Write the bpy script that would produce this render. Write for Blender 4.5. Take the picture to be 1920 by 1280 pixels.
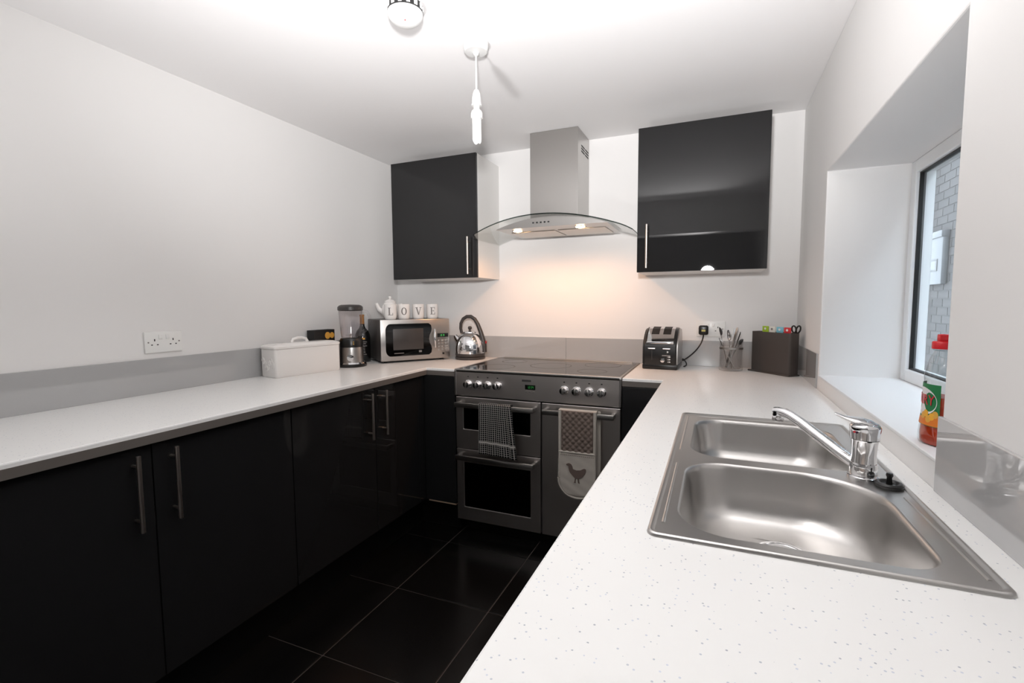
import bpy, bmesh, math, random
from mathutils import Vector, Matrix
random.seed(7)
PI = math.pi
for o in list(bpy.data.objects):
    bpy.data.objects.remove(o)
sc = bpy.context.scene
COL = sc.collection

# ---------------------------------------------------------------- camera
cam_d = bpy.data.cameras.new('camera')
cam = bpy.data.objects.new('camera', cam_d)
COL.objects.link(cam)
yaw, pit, rol = .4001, .0788, -.0069
F = Vector((-math.sin(yaw)*math.cos(pit), math.cos(yaw)*math.cos(pit), -math.sin(pit)))
R0 = Vector((math.cos(yaw), math.sin(yaw), 0)); U0 = R0.cross(F)
Rr = math.cos(rol)*R0 + math.sin(rol)*U0
Ur = -math.sin(rol)*R0 + math.cos(rol)*U0
M = Matrix((Rr, Ur, -F)).transposed().to_4x4()
M.translation = Vector((2.0989, -2.8684, 1.2638))
cam.matrix_world = M
cam_d.sensor_width = 36
cam_d.lens = 901.5*36/1920
cam_d.clip_start = .02
sc.camera = cam

# ---------------------------------------------------------------- world, lights, exposure
wd = bpy.data.worlds.new('overcast_sky'); sc.world = wd
wd.use_nodes = True
bgn = wd.node_tree.nodes['Background']
bgn.inputs[0].default_value = (.80, .88, 1.0, 1)
bgn.inputs[1].default_value = 8.0

def spot(name, loc, target, energy, angle, blend, color, radius):
    d = bpy.data.lights.new(name, 'SPOT')
    d.energy = energy; d.spot_size = math.radians(angle); d.spot_blend = blend
    d.color = color; d.shadow_soft_size = radius
    o = bpy.data.objects.new(name, d); COL.objects.link(o)
    o.location = loc
    o.rotation_euler = (Vector(target)-Vector(loc)).to_track_quat('-Z', 'Y').to_euler()
    return o
# the photographer's flash, bounced off the ceiling
spot('bounce_flash', (1.35, -2.42, .98), (1.32, -2.28, 2.2), 60, 150, 1.0, (1.0, .985, .985), .06)
spot('camera_flash', (2.02, -2.80, 1.55), (1.20, -.50, 2.72), 168, 100, 1.0, (1.0, .985, .985), .06)

vs = sc.view_settings
vs.view_transform = 'Standard'
vs.look = 'None'
vs.gamma = 1
vs.use_curve_mapping = False
vs.exposure = 0.36

# ---------------------------------------------------------------- helpers
class MB:
    def __init__(s): s.v = []; s.f = []; s.uv = None
    def add(s, vs_, fs):
        b = len(s.v); s.v += [tuple(p) for p in vs_]; s.f += [[i+b for i in f] for f in fs]; return s
    def box(s, x0, x1, y0, y1, z0, z1):
        return s.add([(x0,y0,z0),(x1,y0,z0),(x1,y1,z0),(x0,y1,z0),(x0,y0,z1),(x1,y0,z1),(x1,y1,z1),(x0,y1,z1)],
                     [(0,3,2,1),(4,5,6,7),(0,1,5,4),(1,2,6,5),(2,3,7,6),(3,0,4,7)])
    def rbox(s, x0, x1, y0, y1, z0, z1, r, seg=2):
        bm = bmesh.new(); bmesh.ops.create_cube(bm, size=1)
        for v in bm.verts:
            v.co = Vector(((x0+x1)/2+v.co.x*(x1-x0), (y0+y1)/2+v.co.y*(y1-y0), (z0+z1)/2+v.co.z*(z1-z0)))
        bmesh.ops.bevel(bm, geom=list(bm.edges), offset=r, segments=seg, affect='EDGES', profile=.5)
        bm.verts.index_update()
        s.add([v.co[:] for v in bm.verts], [[v.index for v in f.verts] for f in bm.faces]); bm.free()
        return s
    def loft(s, loops, closed=True, cap0=False, cap1=False):
        b = len(s.v); n = len(loops[0])
        for l in loops: s.v += [tuple(p) for p in l]
        for i in range(len(loops)-1):
            for j in range(n if closed else n-1):
                k = (j+1) % n
                s.f.append([b+i*n+j, b+i*n+k, b+(i+1)*n+k, b+(i+1)*n+j])
        if cap0: s.f.append([b+j for j in reversed(range(n))])
        if cap1: s.f.append([b+(len(loops)-1)*n+j for j in range(n)])
        return s
    def lathe(s, prof, n=32, c=(0,0,0), sx=1, sy=1):
        loops = [[(c[0]+r*sx*math.cos(2*PI*j/n), c[1]+r*sy*math.sin(2*PI*j/n), c[2]+z) for j in range(n)] for r, z in prof]
        return s.loft(loops, True, prof[0][0] > 1e-6, prof[-1][0] > 1e-6)
    def tube(s, path, rad, n=10, caps=True, flat=1.0, up=None):
        P = [Vector(p) for p in path]; loops = []
        t = (P[1]-P[0]).normalized()
        a = Vector(up) if up else (Vector((0,0,1)) if abs(t.z) < .9 else Vector((1,0,0)))
        nrm = (a - t*a.dot(t)).normalized()
        for i, p in enumerate(P):
            if i == 0: tt = (P[1]-P[0])
            elif i == len(P)-1: tt = P[-1]-P[-2]
            else: tt = (P[i+1]-P[i]).normalized()+(P[i]-P[i-1]).normalized()
            tt.normalize()
            nrm = (nrm - tt*nrm.dot(tt)).normalized(); bn = tt.cross(nrm)
            r = rad[i] if isinstance(rad, (list, tuple)) else rad
            loops.append([p + nrm*(r*flat*math.cos(2*PI*j/n)) + bn*(r*math.sin(2*PI*j/n)) for j in range(n)])
        return s.loft(loops, True, caps, caps)
    def prism(s, poly, a0, a1, axis='z'):
        def m(p, a):
            return (p[0], p[1], a) if axis == 'z' else ((p[0], a, p[1]) if axis == 'y' else (a, p[0], p[1]))
        n = len(poly)
        return s.loft([[m(p, a0) for p in poly], [m(p, a1) for p in poly]], True, True, True)
    def xf(s, mat, start=0):
        s.v[start:] = [tuple(mat @ Vector(p)) for p in s.v[start:]]; return s

def grid_slab(xs, ys, keep, z0, z1, mp=lambda x, y, z: (x, y, z)):
    """slab made of grid cells; keep(i,j) says which cells exist"""
    mb = MB(); idx = {}
    def vid(i, j, k):
        key = (i, j, k)
        if key not in idx:
            idx[key] = len(mb.v); mb.v.append(mp(xs[i], ys[j], (z0, z1)[k]))
        return idx[key]
    nx, ny = len(xs)-1, len(ys)-1
    K = lambda i, j: 0 <= i < nx and 0 <= j < ny and keep(i, j)
    for i in range(nx):
        for j in range(ny):
            if not K(i, j): continue
            mb.f.append([vid(i,j,1), vid(i+1,j,1), vid(i+1,j+1,1), vid(i,j+1,1)])
            mb.f.append([vid(i,j,0), vid(i,j+1,0), vid(i+1,j+1,0), vid(i+1,j,0)])
            if not K(i-1, j): mb.f.append([vid(i,j,0), vid(i,j,1), vid(i,j+1,1), vid(i,j+1,0)])
            if not K(i+1, j): mb.f.append([vid(i+1,j,0), vid(i+1,j+1,0), vid(i+1,j+1,1), vid(i+1,j,1)])
            if not K(i, j-1): mb.f.append([vid(i,j,0), vid(i+1,j,0), vid(i+1,j,1), vid(i,j,1)])
            if not K(i, j+1): mb.f.append([vid(i,j+1,0), vid(i,j+1,1), vid(i+1,j+1,1), vid(i+1,j+1,0)])
    return mb

def rrect(x0, x1, y0, y1, rs, z, seg=8):
    """rounded rectangle, corners in order (x1,y1),(x0,y1),(x0,y0),(x1,y0)"""
    if not isinstance(rs, (list, tuple)): rs = [rs]*4
    out = []
    cs = [(x1, y1, -1, -1, 0), (x0, y1, 1, -1, 90), (x0, y0, 1, 1, 180), (x1, y0, -1, 1, 270)]
    for (x, y, sx, sy, a), r in zip(cs, rs):
        cx, cy = x+sx*r, y+sy*r
        for k in range(seg+1):
            t = math.radians(a+90*k/seg)
            out.append((cx+r*math.cos(t), cy+r*math.sin(t), z))
    return out

def obj(name, mb, mat, parent=None, smooth=40, bevel=0, world=False):
    me = bpy.data.meshes.new(name)
    if world and parent is not None:
        L = parent.location
        mb.v = [(p[0]-L.x, p[1]-L.y, p[2]-L.z) for p in mb.v]
    me.from_pydata([tuple(p) for p in mb.v], [], mb.f)
    bm = bmesh.new(); bm.from_mesh(me)
    bmesh.ops.recalc_face_normals(bm, faces=bm.faces); bm.to_mesh(me); bm.free()
    if mb.uv is not None:
        ul = me.uv_layers.new(name='UVMap')
        for lp in me.loops: ul.data[lp.index].uv = mb.uv[lp.vertex_index]
    if smooth:
        me.polygons.foreach_set('use_smooth', [True]*len(me.polygons))
        me.set_sharp_from_angle(angle=math.radians(smooth))
    me.materials.append(M_[mat] if isinstance(mat, str) else mat)
    o = bpy.data.objects.new(name, me); COL.objects.link(o)
    if parent is not None: o.parent = parent
    if bevel:
        m = o.modifiers.new('bevel', 'BEVEL'); m.width = bevel; m.segments = 2
        m.limit_method = 'ANGLE'; m.angle_limit = math.radians(50)
        m.harden_normals = False
    return o
def tag(o, label, cat, group=None):
    o['label'] = label; o['category'] = cat
    if group: o['group'] = group
    return o
def thing(name, label, cat, loc=(0,0,0), rotz=0, group=None):
    o = bpy.data.objects.new(name, None); COL.objects.link(o)
    o.empty_display_size = .05
    o.location = loc; o.rotation_euler = (0, 0, rotz)
    return tag(o, label, cat, group)
def struct(name, mb, mat, parent=None, **k):
    o = obj(name, mb, mat, parent, **k); o['kind'] = 'structure'; return o
def copy_part(o, parent, loc=None):
    c = o.copy(); COL.objects.link(c); c.parent = parent
    if loc is not None: c.location = loc
    return c
def text_mb(txt, size, depth, mp):
    """flat print letters as thin solid; mp maps (u, v, d) to 3D"""
    cu = bpy.data.curves.new('t', 'FONT'); cu.body = txt; cu.size = size
    cu.align_x = 'CENTER'; cu.align_y = 'CENTER'; cu.extrude = depth; cu.resolution_u = 4
    to = bpy.data.objects.new('t', cu); COL.objects.link(to)
    dg = bpy.context.evaluated_depsgraph_get(); dg.update()
    me = to.evaluated_get(dg).to_mesh()
    mb = MB(); mb.add([mp(*v.co) for v in me.vertices], [list(p.vertices) for p in me.polygons])
    to.evaluated_get(dg).to_mesh_clear()
    bpy.data.objects.remove(to); bpy.data.curves.remove(cu)
    return mb

# ---------------------------------------------------------------- materials
M_ = {}
def mat(name, col=(.8,.8,.8), rough=.5, metal=0, coat=0, coat_rough=.03, spec=.5, emit=None, estr=1, trans=0, ior=1.5):
    m = bpy.data.materials.new(name); m.use_nodes = True
    b = m.node_tree.nodes['Principled BSDF']
    b.inputs['Base Color'].default_value = (*col, 1)
    b.inputs['Roughness'].default_value = rough
    b.inputs['Metallic'].default_value = metal
    b.inputs['Coat Weight'].default_value = coat
    b.inputs['Coat Roughness'].default_value = coat_rough
    b.inputs['Specular IOR Level'].default_value = spec
    b.inputs['Transmission Weight'].default_value = trans
    b.inputs['IOR'].default_value = ior
    if emit:
        b.inputs['Emission Color'].default_value = (*emit, 1); b.inputs['Emission Strength'].default_value = estr
    M_[name] = m
    return m
def N(m, t, **k):
    n = m.node_tree.nodes.new(t)
    for a, v in k.items():
        if a in n.inputs: n.inputs[a].default_value = v
        else: setattr(n, a, v)
    return n
def lk(m, a, b): m.node_tree.links.new(a, b)
def bsdf(m): return m.node_tree.nodes['Principled BSDF']
def bump_noise(m, scale, strength, dist=.001, detail=3, coord='Object', stretch=None):
    tc = N(m, 'ShaderNodeTexCoord'); nz = N(m, 'ShaderNodeTexNoise')
    nz.inputs['Scale'].default_value = scale; nz.inputs['Detail'].default_value = detail
    src = tc.outputs[coord]
    if stretch:
        mp = N(m, 'ShaderNodeMapping'); mp.inputs['Scale'].default_value = stretch
        lk(m, src, mp.inputs['Vector']); src = mp.outputs[0]
    lk(m, src, nz.inputs['Vector'])
    bp = N(m, 'ShaderNodeBump'); bp.inputs['Strength'].default_value = strength; bp.inputs['Distance'].default_value = dist
    lk(m, nz.outputs['Fac'], bp.inputs['Height']); lk(m, bp.outputs[0], bsdf(m).inputs['Normal'])
    return nz
def noise_color(m, nz, c0, c1, lo=.35, hi=.65, target='Base Color'):
    r = N(m, 'ShaderNodeValToRGB'); e = r.color_ramp.elements
    e[0].position = lo; e[0].color = (*c0, 1); e[1].position = hi; e[1].color = (*c1, 1)
    lk(m, nz.outputs['Fac'], r.inputs[0]); lk(m, r.outputs[0], bsdf(m).inputs[target])

m = mat('wall_paint', (.84,.83,.82), .75, spec=.25); bump_noise(m, 60, .06)
m = mat('ceiling_paint', (.86,.85,.85), .8, spec=.2); bump_noise(m, 40, .05)
m = mat('reveal_paint', (.85,.85,.85), .6, spec=.3)
m = mat('black_gloss', (.0145,.0145,.015), .12, coat=.75, coat_rough=.015, spec=0); bump_noise(m, 6, .015)
mat('black_panel', (.004,.004,.0045), .3, spec=.3)
mat('white_melamine', (.80,.79,.77), .4)
m = mat('worktop', (.88,.88,.87), .26, coat=.05, coat_rough=.05, spec=.18)
tc = N(m, 'ShaderNodeTexCoord'); vo = N(m, 'ShaderNodeTexVoronoi'); vo.inputs['Scale'].default_value = 165
lk(m, tc.outputs['Object'], vo.inputs['Vector'])
sep = N(m, 'ShaderNodeSeparateColor'); lk(m, vo.outputs['Color'], sep.inputs[0])
lt = N(m, 'ShaderNodeMath', operation='LESS_THAN'); lt.inputs[1].default_value = .21; lk(m, vo.outputs['Distance'], lt.inputs[0])
gt = N(m, 'ShaderNodeMath', operation='GREATER_THAN'); gt.inputs[1].default_value = .72; lk(m, sep.outputs[0], gt.inputs[0])
ml = N(m, 'ShaderNodeMath', operation='MULTIPLY'); lk(m, lt.outputs[0], ml.inputs[0]); lk(m, gt.outputs[0], ml.inputs[1])
rp = N(m, 'ShaderNodeValToRGB'); e = rp.color_ramp.elements
e[0].position = 0; e[0].color = (.44,.46,.50,1); e[1].position = 1; e[1].color = (.70,.74,.82,1)
lk(m, sep.outputs[1], rp.inputs[0])
mx = N(m, 'ShaderNodeMix', data_type='RGBA'); mx.inputs['A'].default_value = (.88,.88,.87,1)
lk(m, ml.outputs[0], mx.inputs['Factor']); lk(m, rp.outputs[0], mx.inputs['B']); lk(m, mx.outputs['Result'], bsdf(m).inputs['Base Color'])
mat('edge_taupe', (.135,.12,.108), .35, spec=.4)
m = mat('grey_acrylic', (.46,.46,.46), .04, coat=.8, coat_rough=.02)
mat('acrylic_edge', (.55,.66,.62), .2)
m = mat('steel', (.455,.44,.425), .30, metal=1); nz = bump_noise(m, 30, .05, stretch=(1,1,40))
m = mat('steel_sink', (.60,.585,.57), .30, metal=1); bump_noise(m, 55, .05, stretch=(1,9,1))
m = mat('steel_cooker', (.62,.58,.555), .36, metal=1); bump_noise(m, 30, .05, stretch=(1,1,60))
mat('chrome', (.82,.82,.83), .06, metal=1)
mat('satin', (.62,.56,.51), .32, metal=1)
mat('seal_strip', (.85,.62,.45), .45, metal=.6)
mat('hob_glass', (.004,.004,.004), .07, coat=.5)
mat('oven_glass', (.003,.003,.003), .06)
mat('black_plastic', (.008,.008,.008), .28)
mat('black_matt', (.006,.006,.006), .6)
mat('dark_grey_plastic', (.045,.04,.038), .35)
mat('taupe_plastic', (.062,.052,.047), .42)
mat('white_plastic', (.86,.86,.84), .3)
mat('white_upvc', (.84,.85,.86), .35)
mat('ceramic', (.90,.875,.85), .12, coat=.5)
mat('print_grey', (.22,.20,.19), .5)
mat('print_dark', (.03,.027,.025), .5)
mat('floor_tile', (.0035,.0034,.0034), .22, spec=.4)
m = mat('grout', (.07,.055,.048), .9)
mat('green_led', (.01,.02,.01), .3, emit=(.10,.75,.15), estr=.25)
mat('red_led', (.3,.01,.01), .3, emit=(1,.08,.08), estr=1.2)
mat('red_plastic', (.62,.012,.02), .3)
mat('red_clear', (.35,.02,.02), .2)
mat('green_print', (.012,.19,.06), .4)
mat('yellow_print', (.85,.42,.03), .4)
mat('orange_print', (.75,.20,.02), .4)
mat('white_print', (.82,.80,.80), .4)
mat('pendant_white', (.72,.72,.71), .35)
mat('red_print', (.60,.02,.04), .4)
mat('gold', (.62,.36,.10), .3, metal=1)
mat('gold_print', (.75,.38,.06), .4)
mat('purple_print', (.055,.012,.035), .35)
mat('board_green', (.34,.50,.03), .4)
mat('board_white', (.78,.76,.70), .4)
mat('board_blue', (.22,.55,.68), .4)
mat('board_red', (.62,.03,.04), .4)
mat('yellow_label', (.55,.50,.16), .5)
mat('cork', (.42,.19,.06), .4)
mat('dark_bottle', (.006,.006,.006), .08, coat=.5)
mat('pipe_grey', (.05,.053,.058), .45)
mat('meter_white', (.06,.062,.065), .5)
mat('gasket', (.006,.006,.006), .5)
mat('lens', (1,.9,.75), .3, emit=(1,.66,.36), estr=26)
mat('tube_glass', (.9,.9,.9), .25, emit=(1,1,1), estr=.1)
mat('cream_cloth', (.52,.48,.43), .9, spec=.1)
m = mat('taupe_cloth', (.185,.145,.125), .9, spec=.1)
mat('hen_print', (.16,.12,.105), .9, spec=.1)
mat('mesh_filter', (.55,.50,.45), .35, metal=1)
m = mat('concrete', (.08,.08,.08), .9)
m = mat('mortar', (.038,.0365,.0355), .95)
m = mat('liquid', (.62,.06,.015), .05, trans=.35, ior=1.33)
# bricks: tint per brick
m = mat('brick_mat', (.25,.21,.2), .9)
oi = N(m, 'ShaderNodeObjectInfo'); rp = N(m, 'ShaderNodeValToRGB'); e = rp.color_ramp.elements
e[0].color = (.024,.022,.0215,1); e[1].color = (.034,.0305,.0295,1)
lk(m, oi.outputs['Random'], rp.inputs[0]); lk(m, rp.outputs[0], bsdf(m).inputs['Base Color'])
# far brickwork as texture
m = mat('brick_far', (.25,.21,.2), .9)
tc = N(m, 'ShaderNodeTexCoord'); mp = N(m, 'ShaderNodeMapping'); mp.inputs['Rotation'].default_value = (PI/2, 0, PI/2)
lk(m, tc.outputs['Object'], mp.inputs[0]); br = N(m, 'ShaderNodeTexBrick'); br.inputs['Scale'].default_value = 1
br.inputs['Brick Width'].default_value = .225; br.inputs['Row Height'].default_value = .075; br.inputs['Mortar Size'].default_value = .005
br.inputs['Color1'].default_value = (.026,.0235,.0225,1); br.inputs['Color2'].default_value = (.033,.0295,.0285,1); br.inputs['Mortar'].default_value = (.038,.0365,.0355,1)
lk(m, mp.outputs[0], br.inputs['Vector']); lk(m, br.outputs['Color'], bsdf(m).inputs['Base Color'])
# thin clear sheets: tinted transparency under a fresnel gloss
def sheet(name, tint, f0=.035, rough=.02):
    m = bpy.data.materials.new(name); m.use_nodes = True; nt = m.node_tree; nt.nodes.clear()
    o = nt.nodes.new('ShaderNodeOutputMaterial'); mix = nt.nodes.new('ShaderNodeMixShader')
    t = nt.nodes.new('ShaderNodeBsdfTransparent'); g = nt.nodes.new('ShaderNodeBsdfGlossy')
    lw = nt.nodes.new('ShaderNodeLayerWeight'); lw.inputs[0].default_value = .5
    pw = nt.nodes.new('ShaderNodeMath'); pw.operation = 'POWER'; pw.inputs[1].default_value = 5
    ma = nt.nodes.new('ShaderNodeMath'); ma.operation = 'MULTIPLY_ADD'; ma.inputs[1].default_value = .85; ma.inputs[2].default_value = f0
    t.inputs[0].default_value = (*tint, 1); g.inputs['Roughness'].default_value = rough
    nt.links.new(lw.outputs['Facing'], pw.inputs[0]); nt.links.new(pw.outputs[0], ma.inputs[0])
    nt.links.new(ma.outputs[0], mix.inputs[0]); nt.links.new(t.outputs[0], mix.inputs[1]); nt.links.new(g.outputs[0], mix.inputs[2])
    nt.links.new(mix.outputs[0], o.inputs[0]); M_[name] = m
sheet('window_glass', (.92,.95,.95))
sheet('hood_glass', (.955,.96,.95))
sheet('glass_edge', (.10,.13,.12))
sheet('jar_glass', (.965,.965,.965), .07)
sheet('jug_glass', (.975,.965,.97))
sheet('clear_pet', (.90,.92,.92), .08)
sheet('tinted_glass', (.10,.10,.10))
# tea towel check from the cloth's own weave coordinates
m = mat('check_cloth', (.01,.01,.01), .95, spec=.1)
uv = N(m, 'ShaderNodeUVMap'); sp = N(m, 'ShaderNodeSeparateXYZ'); lk(m, uv.outputs[0], sp.inputs[0])
def lines(src, freq, width):
    a = N(m, 'ShaderNodeMath', operation='MULTIPLY'); a.inputs[1].default_value = freq; lk(m, src, a.inputs[0])
    b = N(m, 'ShaderNodeMath', operation='FRACT'); lk(m, a.outputs[0], b.inputs[0])
    c = N(m, 'ShaderNodeMath', operation='LESS_THAN'); c.inputs[1].default_value = width; lk(m, b.outputs[0], c.inputs[0]); return c.outputs[0]
lx = lines(sp.outputs[0], 95, .18); ly = lines(sp.outputs[1], 95, .17)
s1 = N(m, 'ShaderNodeMath', operation='MULTIPLY'); s1.inputs[1].default_value = .8; lk(m, ly, s1.inputs[0])
s2 = N(m, 'ShaderNodeMath', operation='MAXIMUM'); lk(m, lx, s2.inputs[0]); lk(m, s1.outputs[0], s2.inputs[1])
g1 = N(m, 'ShaderNodeMath', operation='COMPARE'); g1.inputs[1].default_value = .211; g1.inputs[2].default_value = .0055; lk(m, sp.outputs[1], g1.inputs[0])
s3 = N(m, 'ShaderNodeMath', operation='MAXIMUM'); lk(m, s2.outputs[0], s3.inputs[0]); lk(m, g1.outputs[0], s3.inputs[1])
mx = N(m, 'ShaderNodeMix', data_type='RGBA'); mx.inputs['A'].default_value = (.008,.008,.009,1); mx.inputs['B'].default_value = (.42,.40,.38,1)
lk(m, s3.outputs[0], mx.inputs['Factor']); lk(m, mx.outputs['Result'], bsdf(m).inputs['Base Color'])

# ================================================================ THE ROOM
W, H, WT = 2.489, 2.2206, .91
RY = -4.7           # rear wall of the room behind the camera
struct('wall_back', MB().box(-.2, W+.34, 0, .2, 0, H), 'wall_paint', smooth=0)
struct('wall_left', MB().box(-.2, 0, RY, 0, 0, H), 'wall_paint', smooth=0)
struct('wall_rear', MB().box(-.2, W+.34, RY-.15, RY, 0, H), 'wall_paint', smooth=0)
struct('ceiling', MB().box(-.2, W+.34, RY-.15, .2, H, H+.15), 'ceiling_paint', smooth=0)
YF, YN, ZS, ZT = -.612, -1.757, .965, 1.771     # window opening
XG = 2.755
wr = grid_slab([RY, YN, YF, 0], [0, ZS, ZT, H], lambda i, j: not (i == 1 and j == 1), W, W+.34, mp=lambda y, z, x: (x, y, z))
struct('wall_right', wr, 'wall_paint', smooth=0, bevel=.004)
# downstand beam of the opening into the next room
struct('wall_lintel', MB().box(0, W, -2.72, -2.56, 1.90, H), 'wall_paint', smooth=0)

# floor: grout bed with individual tiles
GT, GX, GY = .4473, .8189, -.7267
fl = struct('floor', MB().box(-.2, W+.34, RY-.15, .2, -.12, -.003), 'grout', smooth=0)
g = .0045
tm = None
for i in range(-2, 4):
    for j in range(-9, 2):
        x0, y0 = GX+i*GT, GY+j*GT
        if x0 > 2.0 or x0+GT < .5 or y0 > -.3 or y0 < RY-.2: continue
        if tm is None:
            tm = obj('tile', MB().box(g/2, GT-g/2, g/2, GT-g/2, -.012, 0), 'floor_tile', fl, smooth=0, bevel=.0015)
            tm.location = (x0, y0, 0)
        else: copy_part(tm, fl, (x0, y0, 0))

# ---------------------------------------------------------------- window
win = bpy.data.objects.new('window_1', None); COL.objects.link(win); win.location = (XG, (YF+YN)/2, ZS); win['kind'] = 'structure'
yc, zc = .045, .045
def fr_bar(nm, y0, y1, z0, z1, x0=XG, x1=XG+.06, mt='white_upvc', bev=.004):
    return obj(nm, MB().box(x0, x1, y0, y1, z0, z1), mt, win, world=True, smooth=0, bevel=bev)
fr_bar('frame_jamb', YF-yc, YF, ZS, ZT); fr_bar('frame_jamb', YN, YN+yc, ZS, ZT)
fr_bar('frame_head', YN+yc, YF-yc, ZT-zc, ZT); fr_bar('frame_sill', YN+yc, YF-yc, ZS, ZS+zc)
gk = .005
ga, gb, gc, gd = YN+yc, YF-yc, ZS+zc, ZT-zc
gm = grid_slab([ga, ga+gk, gb-gk, gb], [gc, gc+gk, gd-gk, gd], lambda i, j: not (i == 1 and j == 1), XG+.012, XG+.03, mp=lambda y, z, x: (x, y, z))
obj('gasket', gm, 'gasket', win, world=True, smooth=0)
obj('pane', MB().box(XG+.018, XG+.024, ga+gk, gb-gk, gc+gk, gd-gk), 'window_glass', win, world=True, smooth=0)
obj('sill_board', MB().box(W-.002, XG, YN, YF, ZS-.006, ZS+.002), 'white_upvc', win, world=True, smooth=0, bevel=.002)

# ---------------------------------------------------------------- outside the window
struct('ground', MB().box(W+.34, 7, -6, 8, -.25, -.10), 'concrete', smooth=0)
BX = 4.0
ow = struct('wall_outside', MB().box(BX, BX+.2, -6, 8, -.10, 3.6), 'brick_far', smooth=0)
bw, bh = .215, .065
bk = None
cut = obj('mortar_bed', MB().box(BX-.004, BX, 1.98, 4.16, .60, 2.72), 'mortar', ow, smooth=0)
for r in range(28):
    for c in range(9):
        y = 2.0 + c*.225 + (.1125 if r % 2 else 0); z = .61 + r*.075
        if bk is None:
            bk = obj('brick', MB().box(BX-.010, BX-.003, 0, bw, 0, bh), 'brick_mat', ow, smooth=0); bk.location = (0, y, z)
        else: copy_part(bk, ow, (0, y, z))
mbx = thing('meter_box', 'pale grey meter box with small window on the brick wall outside', 'meter box', (BX-.01, 2.80, 1.41))
obj('box_body', MB().rbox(-.05, 0, -.20, .20, 0, .46, .012), 'meter_white', mbx)
obj('box_lid', MB().rbox(-.062, 0, -.205, .205, .42, .48, .008), 'meter_white', mbx)
bwm = grid_slab([-.12, -.09, .13, .16], [.12, .135, .215, .23], lambda i, j: not (i == 1 and j == 1), -.056, -.05, mp=lambda y, z, x: (x, y, z))
obj('window_trim', bwm, 'concrete', mbx, smooth=0)
obj('window_pane', MB().box(-.0535, -.0505, -.09, .13, .135, .215), 'pipe_grey', mbx, smooth=0)
dp = thing('downpipe', 'slim pale grey downpipe running up the brick wall outside', 'pipe', (BX-.06, 3.05, -.1))
obj('pipe', MB().tube([(0,0,0), (0,0,3.6)], .030, 14), 'pipe_grey', dp)
for z in (.5, 1.9, 3.2):
    obj('bracket', MB().lathe([(.036,z), (.036,z+.04)], 14).box(.0, .05, -.012, .012, z, z+.04), 'pipe_grey', dp)

# ---------------------------------------------------------------- worktops
wl = thing('worktop', 'white speckled worktop with taupe edge along the plain long wall', 'worktop', (0, -.6, .87))
mb = grid_slab([0, .62, .7985], [-3.6, -.6, 0], lambda i, j: not (i == 1 and j == 0), .87, WT)
o = obj('slab', mb, 'worktop', wl, world=True, smooth=0, bevel=.004)
obj('edge_strip', MB().box(.62, .6222, -3.6, -.6022, .8715, .897), 'edge_taupe', wl, world=True, smooth=0)
obj('edge_strip', MB().box(.6222, .7985, -.6022, -.6, .8715, .897), 'edge_taupe', wl, world=True, smooth=0)
XR = 1.885
SX0, SX1, SY0, SY1 = 2.009, 2.441, -2.138, -1.269
wr_ = thing('worktop', 'white speckled worktop with the steel sink, under the window', 'worktop', (W, -.6, .87))
xs = [1.7015, XR, SX0+.018, SX1-.018, W]; ys = [-3.4, SY0+.018, SY1-.018, -.6, 0]
mb = grid_slab(xs, ys, lambda i, j: not (i == 0 and j < 3) and not (i == 2 and j == 1), .87, WT)
obj('slab', mb, 'worktop', wr_, world=True, smooth=0, bevel=.004)
obj('edge_strip', MB().box(XR-.0022, XR, -3.4, -.6022, .8715, .897), 'edge_taupe', wr_, world=True, smooth=0)
obj('edge_strip', MB().box(1.7015, XR-.0022, -.6022, -.6, .8715, .897), 'edge_taupe', wr_, world=True, smooth=0)

# upstands (glossy grey acrylic strips)
UH = WT+.1415
def upstand(n, mb): return struct('trim_%d' % n, mb, 'grey_acrylic', smooth=0, bevel=.0012)
upstand(1, MB().box(0, .007, -3.6, -.007, WT, UH))
upstand(2, MB().box(0, 1.2505, -.007, 0, WT, UH))
upstand(3, MB().box(1.2525, W-.007, -.007, 0, WT, UH))
upstand(4, MB().box(W-.007, W, -.592, 0, WT, UH))
upstand(5, MB().box(W-.007, W, -3.4, YN-.001, WT, UH))

# ---------------------------------------------------------------- base cabinets
def bar_handle(parent, p0, p1, out, off=.030, r=.006):
    """bar from p0 to p1 (on the bar axis), posts go back along -out"""
    p0, p1, out = Vector(p0), Vector(p1), Vector(out)
    d = (p1-p0)
    h = obj('handle', MB().tube([p0, p1], r, 12), 'satin', parent, world=True)
    for t in (.12, .88):
        q = p0+d*t
        obj('handle_post', MB().tube([q, q-out*off], r*.7, 8), 'satin', h, world=False) if False else None
    return h
def door_with_handle(parent, name, mbd, hp0, hp1, out, off=.030):
    d = obj(name, mbd, 'black_gloss', parent, world=True, smooth=0, bevel=.0015)
    p0, p1, ov = Vector(hp0), Vector(hp1), Vector(out)
    L = parent.location
    hb = MB().tube([p0, p1], .006, 12)
    for t in (.14, .86):
        q = p0+(p1-p0)*t; hb.tube([q, q-ov*off], .0042, 8)
    hb.v = [(p[0]-L.x, p[1]-L.y, p[2]-L.z) for p in hb.v]
    h = obj('handle', hb, 'satin', d); h['label'] = 'brushed steel bar handle'
    return d
DZ0, DZ1 = .155, .866
units = [(-3.516, -2.517, -3.017, 'black gloss double base cabinet at the bare end of the long worktop', True),
         (-2.516, -1.518, -2.017, 'black gloss double base cabinet under the empty stretch of worktop by the double socket', True),
         (-1.517, -.66, -1.022, 'black gloss double base cabinet in the corner under the blender and microwave', True)]
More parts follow.
